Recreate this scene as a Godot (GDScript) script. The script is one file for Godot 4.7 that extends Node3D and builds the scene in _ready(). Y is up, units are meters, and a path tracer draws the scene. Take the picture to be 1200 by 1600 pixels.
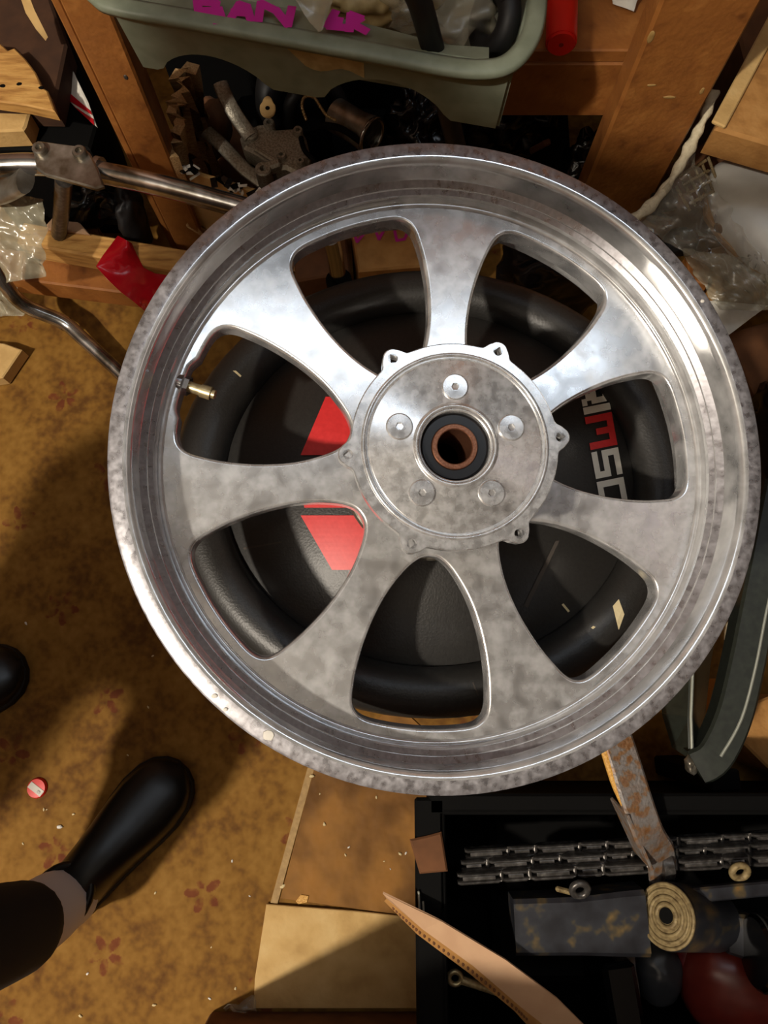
extends Node3D
# A chrome motorcycle wheel lying on a padded stool in a crowded garage, seen from above.

const F := 1155.0
const EYE := Vector3(0, 1.2, 0)
const TILT := 0.2296516
var M := {}
var taken := {}
var rng := RandomNumberGenerator.new()

# ---------------------------------------------------------------- geometry helpers
class MB:
	var v := PackedVector3Array()
	var n := PackedVector3Array()
	var uv := PackedVector2Array()
	func tri(a: Vector3, b: Vector3, c: Vector3, na: Vector3, nb: Vector3, nc: Vector3) -> void:
		if (a - c).cross(a - b).dot(na + nb + nc) < 0.0:
			v.append_array([a, c, b]); n.append_array([na, nc, nb])
		else:
			v.append_array([a, b, c]); n.append_array([na, nb, nc])
	func flat(a: Vector3, b: Vector3, c: Vector3, out: Vector3) -> void:
		var m := (a - c).cross(a - b).normalized()
		if m.dot(out) < 0.0: m = -m
		tri(a, b, c, m, m, m)
	func quad(a: Vector3, b: Vector3, c: Vector3, d: Vector3, na: Vector3, nb: Vector3, nc: Vector3, nd: Vector3) -> void:
		tri(a, b, c, na, nb, nc); tri(a, c, d, na, nc, nd)
	func fquad(a: Vector3, b: Vector3, c: Vector3, d: Vector3, out: Vector3) -> void:
		flat(a, b, c, out); flat(a, c, d, out)

func commit(b: MB) -> ArrayMesh:
	var arr := []
	arr.resize(Mesh.ARRAY_MAX)
	arr[Mesh.ARRAY_VERTEX] = b.v
	arr[Mesh.ARRAY_NORMAL] = b.n
	if b.uv.size() == b.v.size() and b.uv.size() > 0: arr[Mesh.ARRAY_TEX_UV] = b.uv
	var m := ArrayMesh.new()
	m.add_surface_from_arrays(Mesh.PRIMITIVE_TRIANGLES, arr)
	return m

func obj(called: String, b, mat: Material, parent: Node3D = null) -> MeshInstance3D:
	var o := MeshInstance3D.new()
	o.mesh = commit(b) if b is MB else b
	o.material_override = mat
	o.cast_shadow = GeometryInstance3D.SHADOW_CASTING_SETTING_ON
	if parent == null:
		o.name = numbered(called); add_child(o)
	else:
		o.name = called; parent.add_child(o, true)
	return o

func numbered(called: String) -> String:
	var k: int = taken.get(called, 0)
	taken[called] = k + 1
	return called if k == 0 else "%s_%03d" % [called, k]

func tag(o: Node, label: String, category: String, group := "", kind := "") -> Node:
	o.set_meta("label", label)
	if category != "": o.set_meta("category", category)
	if group != "": o.set_meta("group", group)
	if kind != "": o.set_meta("kind", kind)
	return o

func thing(called: String, label: String, category: String, pos := Vector3.ZERO, group := "") -> Node3D:
	var o := Node3D.new()
	o.name = numbered(called); add_child(o); o.position = pos
	tag(o, label, category, group)
	return o

func struct_(called: String, b, mat: Material, label := "", parent: Node3D = null) -> MeshInstance3D:
	var o := obj(called, b, mat, parent)
	if parent == null: o.set_meta("kind", "structure")
	if label != "": o.set_meta("label", label)
	return o

func ray(px: float, py: float) -> Vector3:
	var a := (px - 600.0) / F
	var b := (800.0 - py) / F
	return Vector3(a, b * sin(TILT) - cos(TILT), -b * cos(TILT) - sin(TILT))

func at(px: float, py: float, h := 0.0) -> Vector3:      # the point of the level plane y = h under a picture point
	var d := ray(px, py)
	return EYE + d * ((h - EYE.y) / d.y)

func atz(px: float, py: float, z: float) -> Vector3:     # the same on the upright plane z
	var d := ray(px, py)
	return EYE + d * (z / d.z)

func along(dir: Vector3, up := Vector3.UP) -> Basis:      # x axis along dir, y close to up
	var x := dir.normalized()
	var z := x.cross(up)
	if z.length() < 1e-4: z = x.cross(Vector3.FORWARD)
	z = z.normalized()
	return Basis(x, z.cross(x).normalized(), z)

func box(b: MB, xf: Transform3D, size: Vector3, bev := 0.002) -> void:
	var h := size * 0.5
	bev = minf(bev, minf(h.x, minf(h.y, h.z)) * 0.6)
	var c := xf.origin
	var p := func(s: Vector3, ax: int) -> Vector3:
		var q := Vector3(s.x * (h.x - bev), s.y * (h.y - bev), s.z * (h.z - bev))
		q[ax] = s[ax] * h[ax]
		return xf * q
	for ax in 3:
		var a1 := (ax + 1) % 3
		var a2 := (ax + 2) % 3
		for s in [-1.0, 1.0]:
			var q := []
			for k in [[-1.0, -1.0], [1.0, -1.0], [1.0, 1.0], [-1.0, 1.0]]:
				var sg := Vector3(); sg[ax] = s; sg[a1] = k[0]; sg[a2] = k[1]
				q.append(p.call(sg, ax))
			b.fquad(q[0], q[1], q[2], q[3], (q[0] + q[2]) * 0.5 - c)
		for s1 in [-1.0, 1.0]:
			for s2 in [-1.0, 1.0]:
				var g0 := Vector3(); g0[a1] = s1; g0[a2] = s2; g0[ax] = -1.0
				var g1 := g0; g1[ax] = 1.0
				var A: Vector3 = p.call(g0, a1); var B: Vector3 = p.call(g1, a1)
				var C: Vector3 = p.call(g1, a2); var D: Vector3 = p.call(g0, a2)
				b.fquad(A, B, C, D, (A + C) * 0.5 - c)
	for sx in [-1.0, 1.0]:
		for sy in [-1.0, 1.0]:
			for sz in [-1.0, 1.0]:
				var g := Vector3(sx, sy, sz)
				var A: Vector3 = p.call(g, 0)
				b.flat(A, p.call(g, 1), p.call(g, 2), A - c)

func smooth_path(pts: Array, sub := 6) -> Array:
	var out := []
	for i in range(pts.size() - 1):
		var p0: Vector3 = pts[maxi(i - 1, 0)]
		var p1: Vector3 = pts[i]
		var p2: Vector3 = pts[i + 1]
		var p3: Vector3 = pts[mini(i + 2, pts.size() - 1)]
		for k in sub:
			out.append(p1.cubic_interpolate(p2, p0, p3, float(k) / sub))
	out.append(pts[-1])
	return out

# sweep an outline (list of Vector2; x sideways, y up) along a path; radius 1 outline scaled by radii
func sweep(b: MB, path: Array, radii, outline: Array = [], segs := 12, caps := true, up := Vector3.UP, smooth := true) -> void:
	if outline.is_empty():
		for k in segs: outline.append(Vector2(cos(TAU * k / segs), sin(TAU * k / segs)))
	var m := outline.size()
	var n := path.size()
	var rings := []
	var norms := []
	var ref := up
	for i in n:
		var t: Vector3 = (path[mini(i + 1, n - 1)] - path[maxi(i - 1, 0)]).normalized()
		var side := t.cross(ref)
		if side.length() < 1e-3: side = t.cross(Vector3(0.3, 0.2, 0.9))
		side = side.normalized()
		var u := side.cross(t).normalized()
		ref = u
		var r: Vector2
		if radii is Array:
			var e = radii[i]
			r = e if e is Vector2 else Vector2(e, e)
		elif radii is Vector2: r = radii
		else: r = Vector2(radii, radii)
		var ring := []
		var nr := []
		for k in m:
			var o: Vector2 = outline[k]
			ring.append(path[i] + side * o.x * r.x + u * o.y * r.y)
			var e0: Vector2 = outline[(k - 1 + m) % m]
			var e1: Vector2 = outline[(k + 1) % m]
			var tn := (e1 - e0) * r
			var n2 := Vector2(tn.y, -tn.x)
			if n2.dot(o) < 0.0: n2 = -n2
			nr.append((side * n2.x + u * n2.y).normalized())
		rings.append(ring); norms.append(nr)
	for i in n - 1:
		for k in m:
			var k1 := (k + 1) % m
			if smooth:
				b.quad(rings[i][k], rings[i][k1], rings[i + 1][k1], rings[i + 1][k], norms[i][k], norms[i][k1], norms[i + 1][k1], norms[i + 1][k])
			else:
				var nn: Vector3 = norms[i][k] + norms[i][k1]
				b.fquad(rings[i][k], rings[i][k1], rings[i + 1][k1], rings[i + 1][k], nn)
	if caps:
		for e in [0, n - 1]:
			var c: Vector3 = path[e]
			var out: Vector3 = (path[0] - path[1]) if e == 0 else (path[n - 1] - path[n - 2])
			for k in m: b.flat(c, rings[e][k], rings[e][(k + 1) % m], out)

# turn a profile of (radius, height) about the y axis of xf; outside lies to the right of the way along it
func lathe(b: MB, prof: Array, segs := 48, xf := Transform3D(), sharp := 35.0, sx := 1.0, sz := 1.0) -> void:
	var m := prof.size()
	var segn := []
	for i in m - 1:
		var d: Vector2 = prof[i + 1] - prof[i]
		segn.append(Vector2(d.y, -d.x).normalized())
	for i in m - 1:
		var n0: Vector2 = segn[i]
		var n1: Vector2 = segn[i]
		if i > 0 and absf(segn[i - 1].angle_to(segn[i])) < deg_to_rad(sharp): n0 = (segn[i - 1] + segn[i]).normalized()
		if i < m - 2 and absf(segn[i + 1].angle_to(segn[i])) < deg_to_rad(sharp): n1 = (segn[i + 1] + segn[i]).normalized()
		for k in segs:
			var a := TAU * k / segs
			var c := TAU * (k + 1) / segs
			var P := func(q: Vector2, w: float) -> Vector3: return xf * Vector3(q.x * cos(w) * sx, q.y, -q.x * sin(w) * sz)
			var N := func(q: Vector2, w: float) -> Vector3: return (xf.basis * Vector3(q.x * cos(w) / sx, q.y, -q.x * sin(w) / sz)).normalized()
			var p0: Vector2 = prof[i]
			var p1: Vector2 = prof[i + 1]
			if p0.x < 1e-6: b.tri(P.call(p0, a), P.call(p1, a), P.call(p1, c), N.call(n0, (a + c) * 0.5), N.call(n1, a), N.call(n1, c))
			elif p1.x < 1e-6: b.tri(P.call(p0, a), P.call(p1, a), P.call(p0, c), N.call(n0, a), N.call(n1, (a + c) * 0.5), N.call(n0, c))
			else: b.quad(P.call(p0, a), P.call(p0, c), P.call(p1, c), P.call(p1, a), N.call(n0, a), N.call(n0, c), N.call(n1, c), N.call(n1, a))

func inset(poly: PackedVector2Array, d: float) -> PackedVector2Array:   # moves every edge inwards by d
	var out := PackedVector2Array()
	var m := poly.size()
	var s := -1.0 if Geometry2D.is_polygon_clockwise(poly) else 1.0
	for i in m:
		var e0 := (poly[i] - poly[(i - 1 + m) % m]).normalized()
		var e1 := (poly[(i + 1) % m] - poly[i]).normalized()
		var n0 := Vector2(-e0.y, e0.x) * s
		var n1 := Vector2(-e1.y, e1.x) * s
		var nn := n0 + n1
		if nn.length() < 0.2: nn = n0
		nn = nn.normalized()
		out.append(poly[i] + nn * d / maxf(0.5, nn.dot(n0)))
	return out

# a flat outline (x, z in the plane of xf) with thickness from y0 to y1 and chamfered edges
func prism(b: MB, poly: PackedVector2Array, y0: float, y1: float, xf := Transform3D(), bev := 0.0, sharp := 40.0) -> void:
	var m := poly.size()
	var top := inset(poly, bev) if bev > 0.0 else poly
	var up := (xf.basis * Vector3.UP).normalized()
	var P := func(q: Vector2, y: float) -> Vector3: return xf * Vector3(q.x, y, q.y)
	var tr := Geometry2D.triangulate_polygon(top)
	for i in range(0, tr.size(), 3):
		b.tri(P.call(top[tr[i]], y1), P.call(top[tr[i + 1]], y1), P.call(top[tr[i + 2]], y1), up, up, up)
		b.tri(P.call(top[tr[i]], y0), P.call(top[tr[i + 1]], y0), P.call(top[tr[i + 2]], y0), -up, -up, -up)
	var s := 1.0 if Geometry2D.is_polygon_clockwise(poly) else -1.0
	var en := []
	for i in m:
		var e := (poly[(i + 1) % m] - poly[i]).normalized()
		en.append(Vector2(-e.y, e.x) * s)
	for i in m:
		var j := (i + 1) % m
		var na: Vector2 = en[i]
		var nb: Vector2 = en[i]
		if absf(en[(i - 1 + m) % m].angle_to(en[i])) < deg_to_rad(sharp): na = (en[(i - 1 + m) % m] + en[i]).normalized()
		if absf(en[j].angle_to(en[i])) < deg_to_rad(sharp): nb = (en[j] + en[i]).normalized()
		var NA := (xf.basis * Vector3(na.x, 0, na.y)).normalized()
		var NB := (xf.basis * Vector3(nb.x, 0, nb.y)).normalized()
		b.quad(P.call(top[i] if bev > 0.0 else poly[i], y0), P.call(top[j] if bev > 0.0 else poly[j], y0), P.call(poly[j], y0 + bev), P.call(poly[i], y0 + bev), NA - up * 0.9, NB - up * 0.9, NB, NA) if bev > 0.0 else null
		b.quad(P.call(poly[i], y0 + bev), P.call(poly[j], y0 + bev), P.call(poly[j], y1 - bev), P.call(poly[i], y1 - bev), NA, NB, NB, NA)
		if bev > 0.0:
			b.quad(P.call(poly[i], y1 - bev), P.call(poly[j], y1 - bev), P.call(top[j], y1), P.call(top[i], y1), (NA + up).normalized(), (NB + up).normalized(), (NB + up).normalized(), (NA + up).normalized())

# a bent or crumpled sheet from rows of points, with thickness
func sheet(b: MB, rows: Array, thick := 0.001, smooth := true) -> void:
	var R := rows.size()
	var C: int = rows[0].size()
	var nm := []
	for i in R:
		var l := []
		for j in C:
			var du: Vector3 = rows[i][mini(j + 1, C - 1)] - rows[i][maxi(j - 1, 0)]
			var dv: Vector3 = rows[mini(i + 1, R - 1)][j] - rows[maxi(i - 1, 0)][j]
			var q := du.cross(dv).normalized()
			if q.y < 0.0: q = -q
			l.append(q)
		nm.append(l)
	var T := func(i: int, j: int) -> Vector3: return rows[i][j]
	var U := func(i: int, j: int) -> Vector3: return rows[i][j] - nm[i][j] * thick
	for i in R - 1:
		for j in C - 1:
			if smooth:
				b.quad(T.call(i, j), T.call(i, j + 1), T.call(i + 1, j + 1), T.call(i + 1, j), nm[i][j], nm[i][j + 1], nm[i + 1][j + 1], nm[i + 1][j])
				b.quad(U.call(i, j), U.call(i, j + 1), U.call(i + 1, j + 1), U.call(i + 1, j), -nm[i][j], -nm[i][j + 1], -nm[i + 1][j + 1], -nm[i + 1][j])
			else:
				b.fquad(T.call(i, j), T.call(i, j + 1), T.call(i + 1, j + 1), T.call(i + 1, j), nm[i][j])
				b.fquad(U.call(i, j), U.call(i, j + 1), U.call(i + 1, j + 1), U.call(i + 1, j), -nm[i][j])
	for e in [0, R - 1]:
		for j in C - 1:
			b.fquad(T.call(e, j), T.call(e, j + 1), U.call(e, j + 1), U.call(e, j), rows[e][j] - rows[R - 1 - e][j])
	for e in [0, C - 1]:
		for i in R - 1:
			b.fquad(T.call(i, e), T.call(i + 1, e), U.call(i + 1, e), U.call(i, e), rows[i][e] - rows[i][C - 1 - e])

# four corner points filled with a grid, crumpled by noise
func crumple(c0: Vector3, c1: Vector3, c2: Vector3, c3: Vector3, nu: int, nv: int, amp: float, freq: float, sd: int) -> Array:
	var nz := FastNoiseLite.new()
	nz.seed = sd; nz.frequency = freq; nz.noise_type = FastNoiseLite.TYPE_SIMPLEX; nz.fractal_type = FastNoiseLite.FRACTAL_RIDGED; nz.fractal_octaves = 3
	var nrm := (c1 - c0).cross(c3 - c0).normalized()
	if nrm.y < 0.0: nrm = -nrm
	var rows := []
	for i in nv + 1:
		var l := []
		for j in nu + 1:
			var u := float(j) / nu
			var w := float(i) / nv
			var p: Vector3 = c0.lerp(c1, u).lerp(c3.lerp(c2, u), w)
			l.append(p + nrm * nz.get_noise_3dv(p) * amp)
		rows.append(l)
	return rows

# a closed lumpy body
func blob(b: MB, c: Vector3, r: Vector3, amp: float, freq: float, sd: int, nu := 28, nv := 18, bas := Basis()) -> void:
	var nz := FastNoiseLite.new()
	nz.seed = sd; nz.frequency = freq; nz.noise_type = FastNoiseLite.TYPE_SIMPLEX; nz.fractal_octaves = 3
	var P := []
	for i in nv + 1:
		var l := []
		for j in nu:
			var th := PI * i / nv
			var ph := TAU * j / nu
			var d := Vector3(sin(th) * cos(ph), cos(th), sin(th) * sin(ph))
			var q := bas * (d * r)
			l.append(c + q * (1.0 + amp * nz.get_noise_3dv(c + q)))
		P.append(l)
	var N := []
	for i in nv + 1:
		var l := []
		for j in nu:
			var du: Vector3 = P[i][(j + 1) % nu] - P[i][(j - 1 + nu) % nu]
			var dv: Vector3 = P[mini(i + 1, nv)][j] - P[maxi(i - 1, 0)][j]
			var q := du.cross(dv)
			if q.length() < 1e-9: q = P[i][j] - c
			q = q.normalized()
			if q.dot(P[i][j] - c) < 0.0: q = -q
			l.append(q)
		N.append(l)
	for i in nv:
		for j in nu:
			var k := (j + 1) % nu
			if i > 0: b.tri(P[i][j], P[i][k], P[i + 1][k], N[i][j], N[i][k], N[i + 1][k])
			if i < nv - 1 or i == 0: b.tri(P[i][j], P[i + 1][k], P[i + 1][j], N[i][j], N[i + 1][k], N[i + 1][j])
			elif i == nv - 1: pass

func ring_path(c: Vector3, r: float, bas := Basis(), segs := 28, a0 := 0.0, a1 := TAU) -> Array:
	var out := []
	for k in segs + 1:
		var a := lerpf(a0, a1, float(k) / segs)
		out.append(c + bas * Vector3(cos(a) * r, 0, sin(a) * r))
	return out

func pxpoly(pts: Array, h: float) -> PackedVector2Array:
	var out := PackedVector2Array()
	for p in pts:
		var q := at(p[0], p[1], h)
		out.append(Vector2(q.x, q.z))
	return out

# ---------------------------------------------------------------- materials
func ramp(cols: Array) -> Gradient:
	var g := Gradient.new()
	var offs := PackedFloat32Array()
	var cc := PackedColorArray()
	for c in cols:
		offs.append(c[0]); cc.append(c[1])
	g.offsets = offs; g.colors = cc
	return g

func noise_tex(freq: float, cols: Array, sd := 1, oct := 4, size := 256, kind := FastNoiseLite.TYPE_SIMPLEX, as_normal := false, bump := 4.0) -> NoiseTexture2D:
	var nz := FastNoiseLite.new()
	nz.seed = sd; nz.frequency = freq; nz.fractal_octaves = oct; nz.noise_type = kind
	var t := NoiseTexture2D.new()
	t.width = size; t.height = size; t.seamless = true; t.noise = nz
	if as_normal:
		t.as_normal_map = true; t.bump_strength = bump
	else:
		t.color_ramp = ramp(cols)
	return t

func mat(col: Color, rough := 0.6, metal := 0.0) -> StandardMaterial3D:
	var m := StandardMaterial3D.new()
	m.albedo_color = col; m.roughness = rough; m.metallic = metal
	return m

func tmat(cols: Array, freq: float, scale: float, rough := 0.6, metal := 0.0, sd := 1, normal: Texture2D = null, ns := 0.4) -> StandardMaterial3D:
	var m := StandardMaterial3D.new()
	m.albedo_texture = noise_tex(freq, cols, sd)
	m.roughness = rough; m.metallic = metal
	m.uv1_triplanar = true; m.uv1_scale = Vector3.ONE * scale
	if normal:
		m.normal_enabled = true; m.normal_texture = normal; m.normal_scale = ns
	return m

func C8(r: int, g: int, b: int) -> Color: return Color8(r, g, b)

func make_materials() -> void:
	var grain := noise_tex(0.09, [], 5, 3, 256, FastNoiseLite.TYPE_SIMPLEX, true, 3.0)
	var leather_n := noise_tex(0.12, [], 8, 2, 256, FastNoiseLite.TYPE_CELLULAR, true, 5.0)
	# chrome with clouded film
	var g := func(v: float) -> Color: return Color(v, v, v)
	var film := noise_tex(0.03, [[0.0, g.call(0.16)], [1.0, g.call(0.26)]], 21, 7, 512, FastNoiseLite.TYPE_PERLIN)
	var film_metal := noise_tex(0.03, [[0.0, g.call(0.92)], [0.3, g.call(0.82)], [0.7, g.call(0.64)], [1.0, g.call(0.56)]], 21, 7, 512, FastNoiseLite.TYPE_PERLIN)
	var film_col := noise_tex(0.02, [[0.0, C8(204, 205, 206)], [0.5, C8(220, 221, 222)], [1.0, C8(230, 231, 232)]], 22, 6, 512)
	var spoke := StandardMaterial3D.new()
	spoke.albedo_texture = film_col; spoke.metallic = 1.0; spoke.metallic_texture = film_metal
	spoke.roughness = 1.0; spoke.roughness_texture = film
	spoke.uv1_triplanar = true; spoke.uv1_scale = Vector3.ONE * 4.0
	M.spoke = spoke
	var lipm := spoke.duplicate()
	lipm.roughness_texture = noise_tex(0.05, [[0.0, g.call(0.2)], [0.3, g.call(0.24)], [0.7, g.call(0.42)], [1.0, g.call(0.46)]], 31, 7, 512, FastNoiseLite.TYPE_PERLIN)
	lipm.metallic_texture = noise_tex(0.05, [[0.0, g.call(0.9)], [0.3, g.call(0.8)], [0.7, g.call(0.5)], [1.0, g.call(0.42)]], 31, 7, 512, FastNoiseLite.TYPE_PERLIN)
	lipm.albedo_texture = noise_tex(0.06, [[0.0, C8(148, 146, 150)], [0.5, C8(172, 171, 176)], [1.0, C8(196, 195, 200)]], 24, 6, 512)
	lipm.uv1_scale = Vector3.ONE * 6.0
	M.lip = lipm
	var bar := spoke.duplicate()
	bar.roughness_texture = noise_tex(0.015, [[0.0, g.call(0.1)], [0.5, g.call(0.14)], [1.0, g.call(0.26)]], 41, 6, 512)
	bar.metallic_texture = noise_tex(0.015, [[0.0, g.call(0.82)], [0.5, g.call(0.62)], [1.0, g.call(0.45)]], 41, 6, 512)
	M.barrel = bar
	M.hub = spoke.duplicate()
	M.hub.uv1_scale = Vector3.ONE * 9.0
	M.chrome = mat(C8(205, 207, 212), 0.12, 1.0)
	M.old_chrome = tmat([[0.0, C8(84, 76, 62)], [0.4, C8(150, 146, 138)], [0.6, C8(196, 196, 196)], [1.0, C8(210, 210, 212)]], 0.012, 6.0, 0.2, 0.95, 12)
	M.rusty_chrome = tmat([[0.0, C8(110, 98, 80)], [0.4, C8(150, 144, 132)], [1.0, C8(200, 198, 192)]], 0.012, 8.0, 0.35, 0.8, 13)
	M.alloy = tmat([[0.0, C8(120, 112, 98)], [0.5, C8(164, 158, 144)], [1.0, C8(186, 181, 168)]], 0.05, 14.0, 0.45, 0.6, 14, grain, 0.5)
	M.vinyl = tmat([[0.0, C8(32, 31, 30)], [1.0, C8(44, 43, 41)]], 0.05, 16.0, 0.42, 0.0, 3, leather_n, 0.12)
	M.red_print = tmat([[0.0, C8(196, 40, 42)], [1.0, C8(214, 54, 54)]], 0.05, 10.0, 0.45, 0.0, 4)
	M.white_print = mat(C8(222, 218, 206), 0.5)
	M.foam = mat(C8(205, 190, 150), 0.8)
	M.scuff = mat(C8(66, 60, 55), 0.8)
	M.rubber = mat(C8(20, 20, 21), 0.55)
	M.black = mat(C8(13, 13, 13), 0.75)
	M.black.metallic_specular = 0.2
	M.gloss_black = mat(C8(12, 12, 13), 0.18)
	M.black_bag = mat(C8(13, 13, 15), 0.22)
	M.seal = mat(C8(22, 23, 26), 0.3)
	M.copper = tmat([[0.0, C8(120, 76, 56)], [1.0, C8(168, 118, 92)]], 0.06, 30.0, 0.35, 0.8, 15)
	M.brass = tmat([[0.0, C8(176, 156, 112)], [1.0, C8(214, 200, 160)]], 0.03, 20.0, 0.35, 0.75, 16)
	M.card = tmat([[0.0, C8(150, 104, 52)], [0.5, C8(176, 127, 68)], [1.0, C8(188, 140, 80)]], 0.02, 4.0, 0.85, 0.0, 17, grain, 0.15)
	M.card_pale = tmat([[0.0, C8(186, 150, 92)], [0.5, C8(206, 170, 110)], [1.0, C8(216, 184, 126)]], 0.012, 4.0, 0.85, 0.0, 18, grain, 0.15)
	M.card_pink = tmat([[0.0, C8(190, 150, 116)], [1.0, C8(206, 168, 132)]], 0.02, 4.0, 0.8, 0.0, 19)
	M.card_dark = tmat([[0.0, C8(92, 58, 32)], [1.0, C8(118, 76, 44)]], 0.02, 4.0, 0.85, 0.0, 20)
	M.card_shade = tmat([[0.0, C8(58, 36, 22)], [1.0, C8(78, 50, 30)]], 0.02, 4.0, 0.9, 0.0, 46)  # darker card brown with the carton's shade painted in
	M.torn = tmat([[0.0, C8(150, 116, 72)], [0.5, C8(196, 160, 110)], [1.0, C8(216, 188, 140)]], 0.08, 12.0, 0.9, 0.0, 23, grain, 0.8)
	M.paint = tmat([[0.0, C8(112, 66, 30)], [0.25, C8(144, 90, 42)], [0.7, C8(154, 98, 46)], [1.0, C8(170, 114, 58)]], 0.02, 3.0, 0.5, 0.0, 24, grain, 0.12)
	M.bare_wood = tmat([[0.0, C8(150, 104, 50)], [0.5, C8(198, 150, 82)], [1.0, C8(214, 170, 100)]], 0.02, 3.0, 0.7, 0.0, 25, grain, 0.3)
	M.bare_wood.uv1_scale = Vector3(2.0, 16.0, 12.0)
	M.bin = tmat([[0.0, C8(112, 120, 102)], [0.5, C8(126, 134, 116)], [1.0, C8(138, 146, 128)]], 0.02, 4.0, 0.45, 0.0, 26)
	M.pink = mat(C8(196, 30, 150), 0.5)
	M.tape = tmat([[0.0, C8(150, 130, 84)], [1.0, C8(196, 176, 128)]], 0.02, 8.0, 0.5, 0.0, 27)
	M.red = mat(C8(226, 30, 18), 0.4)
	M.red_dark = mat(C8(150, 22, 14), 0.5)
	M.red_film = mat(C8(176, 16, 30), 0.18)
	M.paper = tmat([[0.0, C8(210, 206, 194)], [1.0, C8(232, 229, 220)]], 0.02, 6.0, 0.8, 0.0, 28)
	M.grey_steel = mat(C8(70, 72, 72), 0.4, 0.6)
	M.dark_steel = tmat([[0.0, C8(60, 57, 54)], [0.6, C8(96, 93, 90)], [1.0, C8(140, 136, 132)]], 0.03, 10.0, 0.34, 0.6, 29)
	M.green_black = tmat([[0.0, C8(30, 34, 30)], [1.0, C8(48, 53, 46)]], 0.03, 8.0, 0.42, 0.0, 30)
	M.pale_edge = mat(C8(176, 180, 168), 0.35, 0.5)  # pale metal, also the painted highlights on the steel frame's edges
	M.rust_black = tmat([[0.0, C8(34, 34, 38)], [0.6, C8(52, 54, 60)], [0.74, C8(84, 74, 56)], [0.9, C8(122, 100, 62)], [1.0, C8(140, 92, 48)]], 0.012, 6.0, 0.4, 0.25, 32)
	M.rust_pale = tmat([[0.0, C8(84, 66, 40)], [0.5, C8(140, 122, 84)], [1.0, C8(160, 142, 100)]], 0.03, 14.0, 0.6, 0.2, 33)
	M.rusty_grey = tmat([[0.0, C8(120, 76, 40)], [0.36, C8(140, 104, 70)], [0.5, C8(128, 122, 118)], [1.0, C8(150, 146, 144)]], 0.03, 7.0, 0.5, 0.3, 34, grain, 0.4)
	M.yellow_chip = tmat([[0.0, C8(160, 104, 40)], [0.5, C8(214, 160, 70)], [1.0, C8(226, 190, 120)]], 0.08, 16.0, 0.6, 0.0, 35)
	M.maroon = mat(C8(96, 30, 34), 0.32)
	M.maroon_brown = tmat([[0.0, C8(92, 30, 24)], [1.0, C8(122, 46, 36)]], 0.02, 5.0, 0.3, 0.0, 36)
	M.grey_leather = mat(C8(48, 50, 54), 0.35)
	M.trousers = tmat([[0.0, C8(24, 26, 29)], [1.0, C8(33, 35, 39)]], 0.15, 24.0, 0.8, 0.0, 37)
	M.shoe = mat(C8(13, 13, 13), 0.32)
	M.sole = mat(C8(10, 10, 10), 0.7)
	M.sock = tmat([[0.0, C8(226, 224, 228)], [1.0, C8(240, 238, 241)]], 0.2, 40.0, 0.9, 0.0, 38, grain, 0.4)
	M.jacket = mat(C8(40, 44, 54), 0.85)
	M.skin = mat(C8(196, 146, 118), 0.55)
	M.hair = mat(C8(44, 32, 24), 0.7)
	M.eye = mat(C8(235, 232, 226), 0.3)
	M.phone = mat(C8(16, 16, 18), 0.2)
	M.crumb = mat(C8(214, 196, 150), 0.8)
	M.crumb_white = mat(C8(224, 220, 210), 0.8)
	M.wall = tmat([[0.0, C8(60, 44, 32)], [1.0, C8(76, 56, 40)]], 0.01, 1.0, 0.9, 0.0, 39)
	M.ceiling = mat(C8(140, 138, 134), 0.9)
	M.blue_print = mat(C8(70, 84, 170), 0.6)
	M.white_box = mat(C8(222, 218, 216), 0.7)
	M.cushion = tmat([[0.0, C8(226, 226, 218)], [1.0, C8(238, 238, 232)]], 0.02, 5.0, 0.3, 0.0, 40)
	M.cloth = tmat([[0.0, C8(190, 176, 144)], [1.0, C8(222, 212, 184)]], 0.05, 10.0, 0.85, 0.0, 42, grain, 0.5)
	M.wicker = tmat([[0.0, C8(70, 56, 36)], [0.5, C8(150, 130, 92)], [1.0, C8(190, 172, 130)]], 0.1, 14.0, 0.7, 0.0, 43)
	M.hardboard = tmat([[0.0, C8(96, 66, 34)], [0.35, C8(122, 86, 46)], [0.65, C8(146, 104, 54)], [1.0, C8(160, 112, 56)]], 0.018, 1.6, 0.55, 0.0, 44, grain, 0.1)
	M.hardboard.metallic_specular = 0.2
	M.seam = tmat([[0.0, C8(150, 118, 66)], [1.0, C8(176, 142, 86)]], 0.04, 8.0, 0.6, 0.0, 45)
	M.bulb = mat(C8(255, 244, 226), 0.5)
	M.bulb.emission_enabled = true; M.bulb.emission = Color(1.0, 0.93, 0.82); M.bulb.emission_energy_multiplier = 6.0
	M.strip = mat(C8(240, 246, 255), 0.5)
	M.strip.emission_enabled = true; M.strip.emission = Color(0.9, 0.95, 1.0); M.strip.emission_energy_multiplier = 2.0
	var clear := StandardMaterial3D.new()
	clear.transparency = BaseMaterial3D.TRANSPARENCY_ALPHA
	clear.albedo_color = Color(0.82, 0.8, 0.72, 0.13); clear.roughness = 0.12
	M.clear = clear
	var milky := clear.duplicate()
	milky.albedo_color = Color(0.78, 0.76, 0.66, 0.32); milky.roughness = 0.25
	M.milky = milky
	M.leather_n = leather_n

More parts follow.
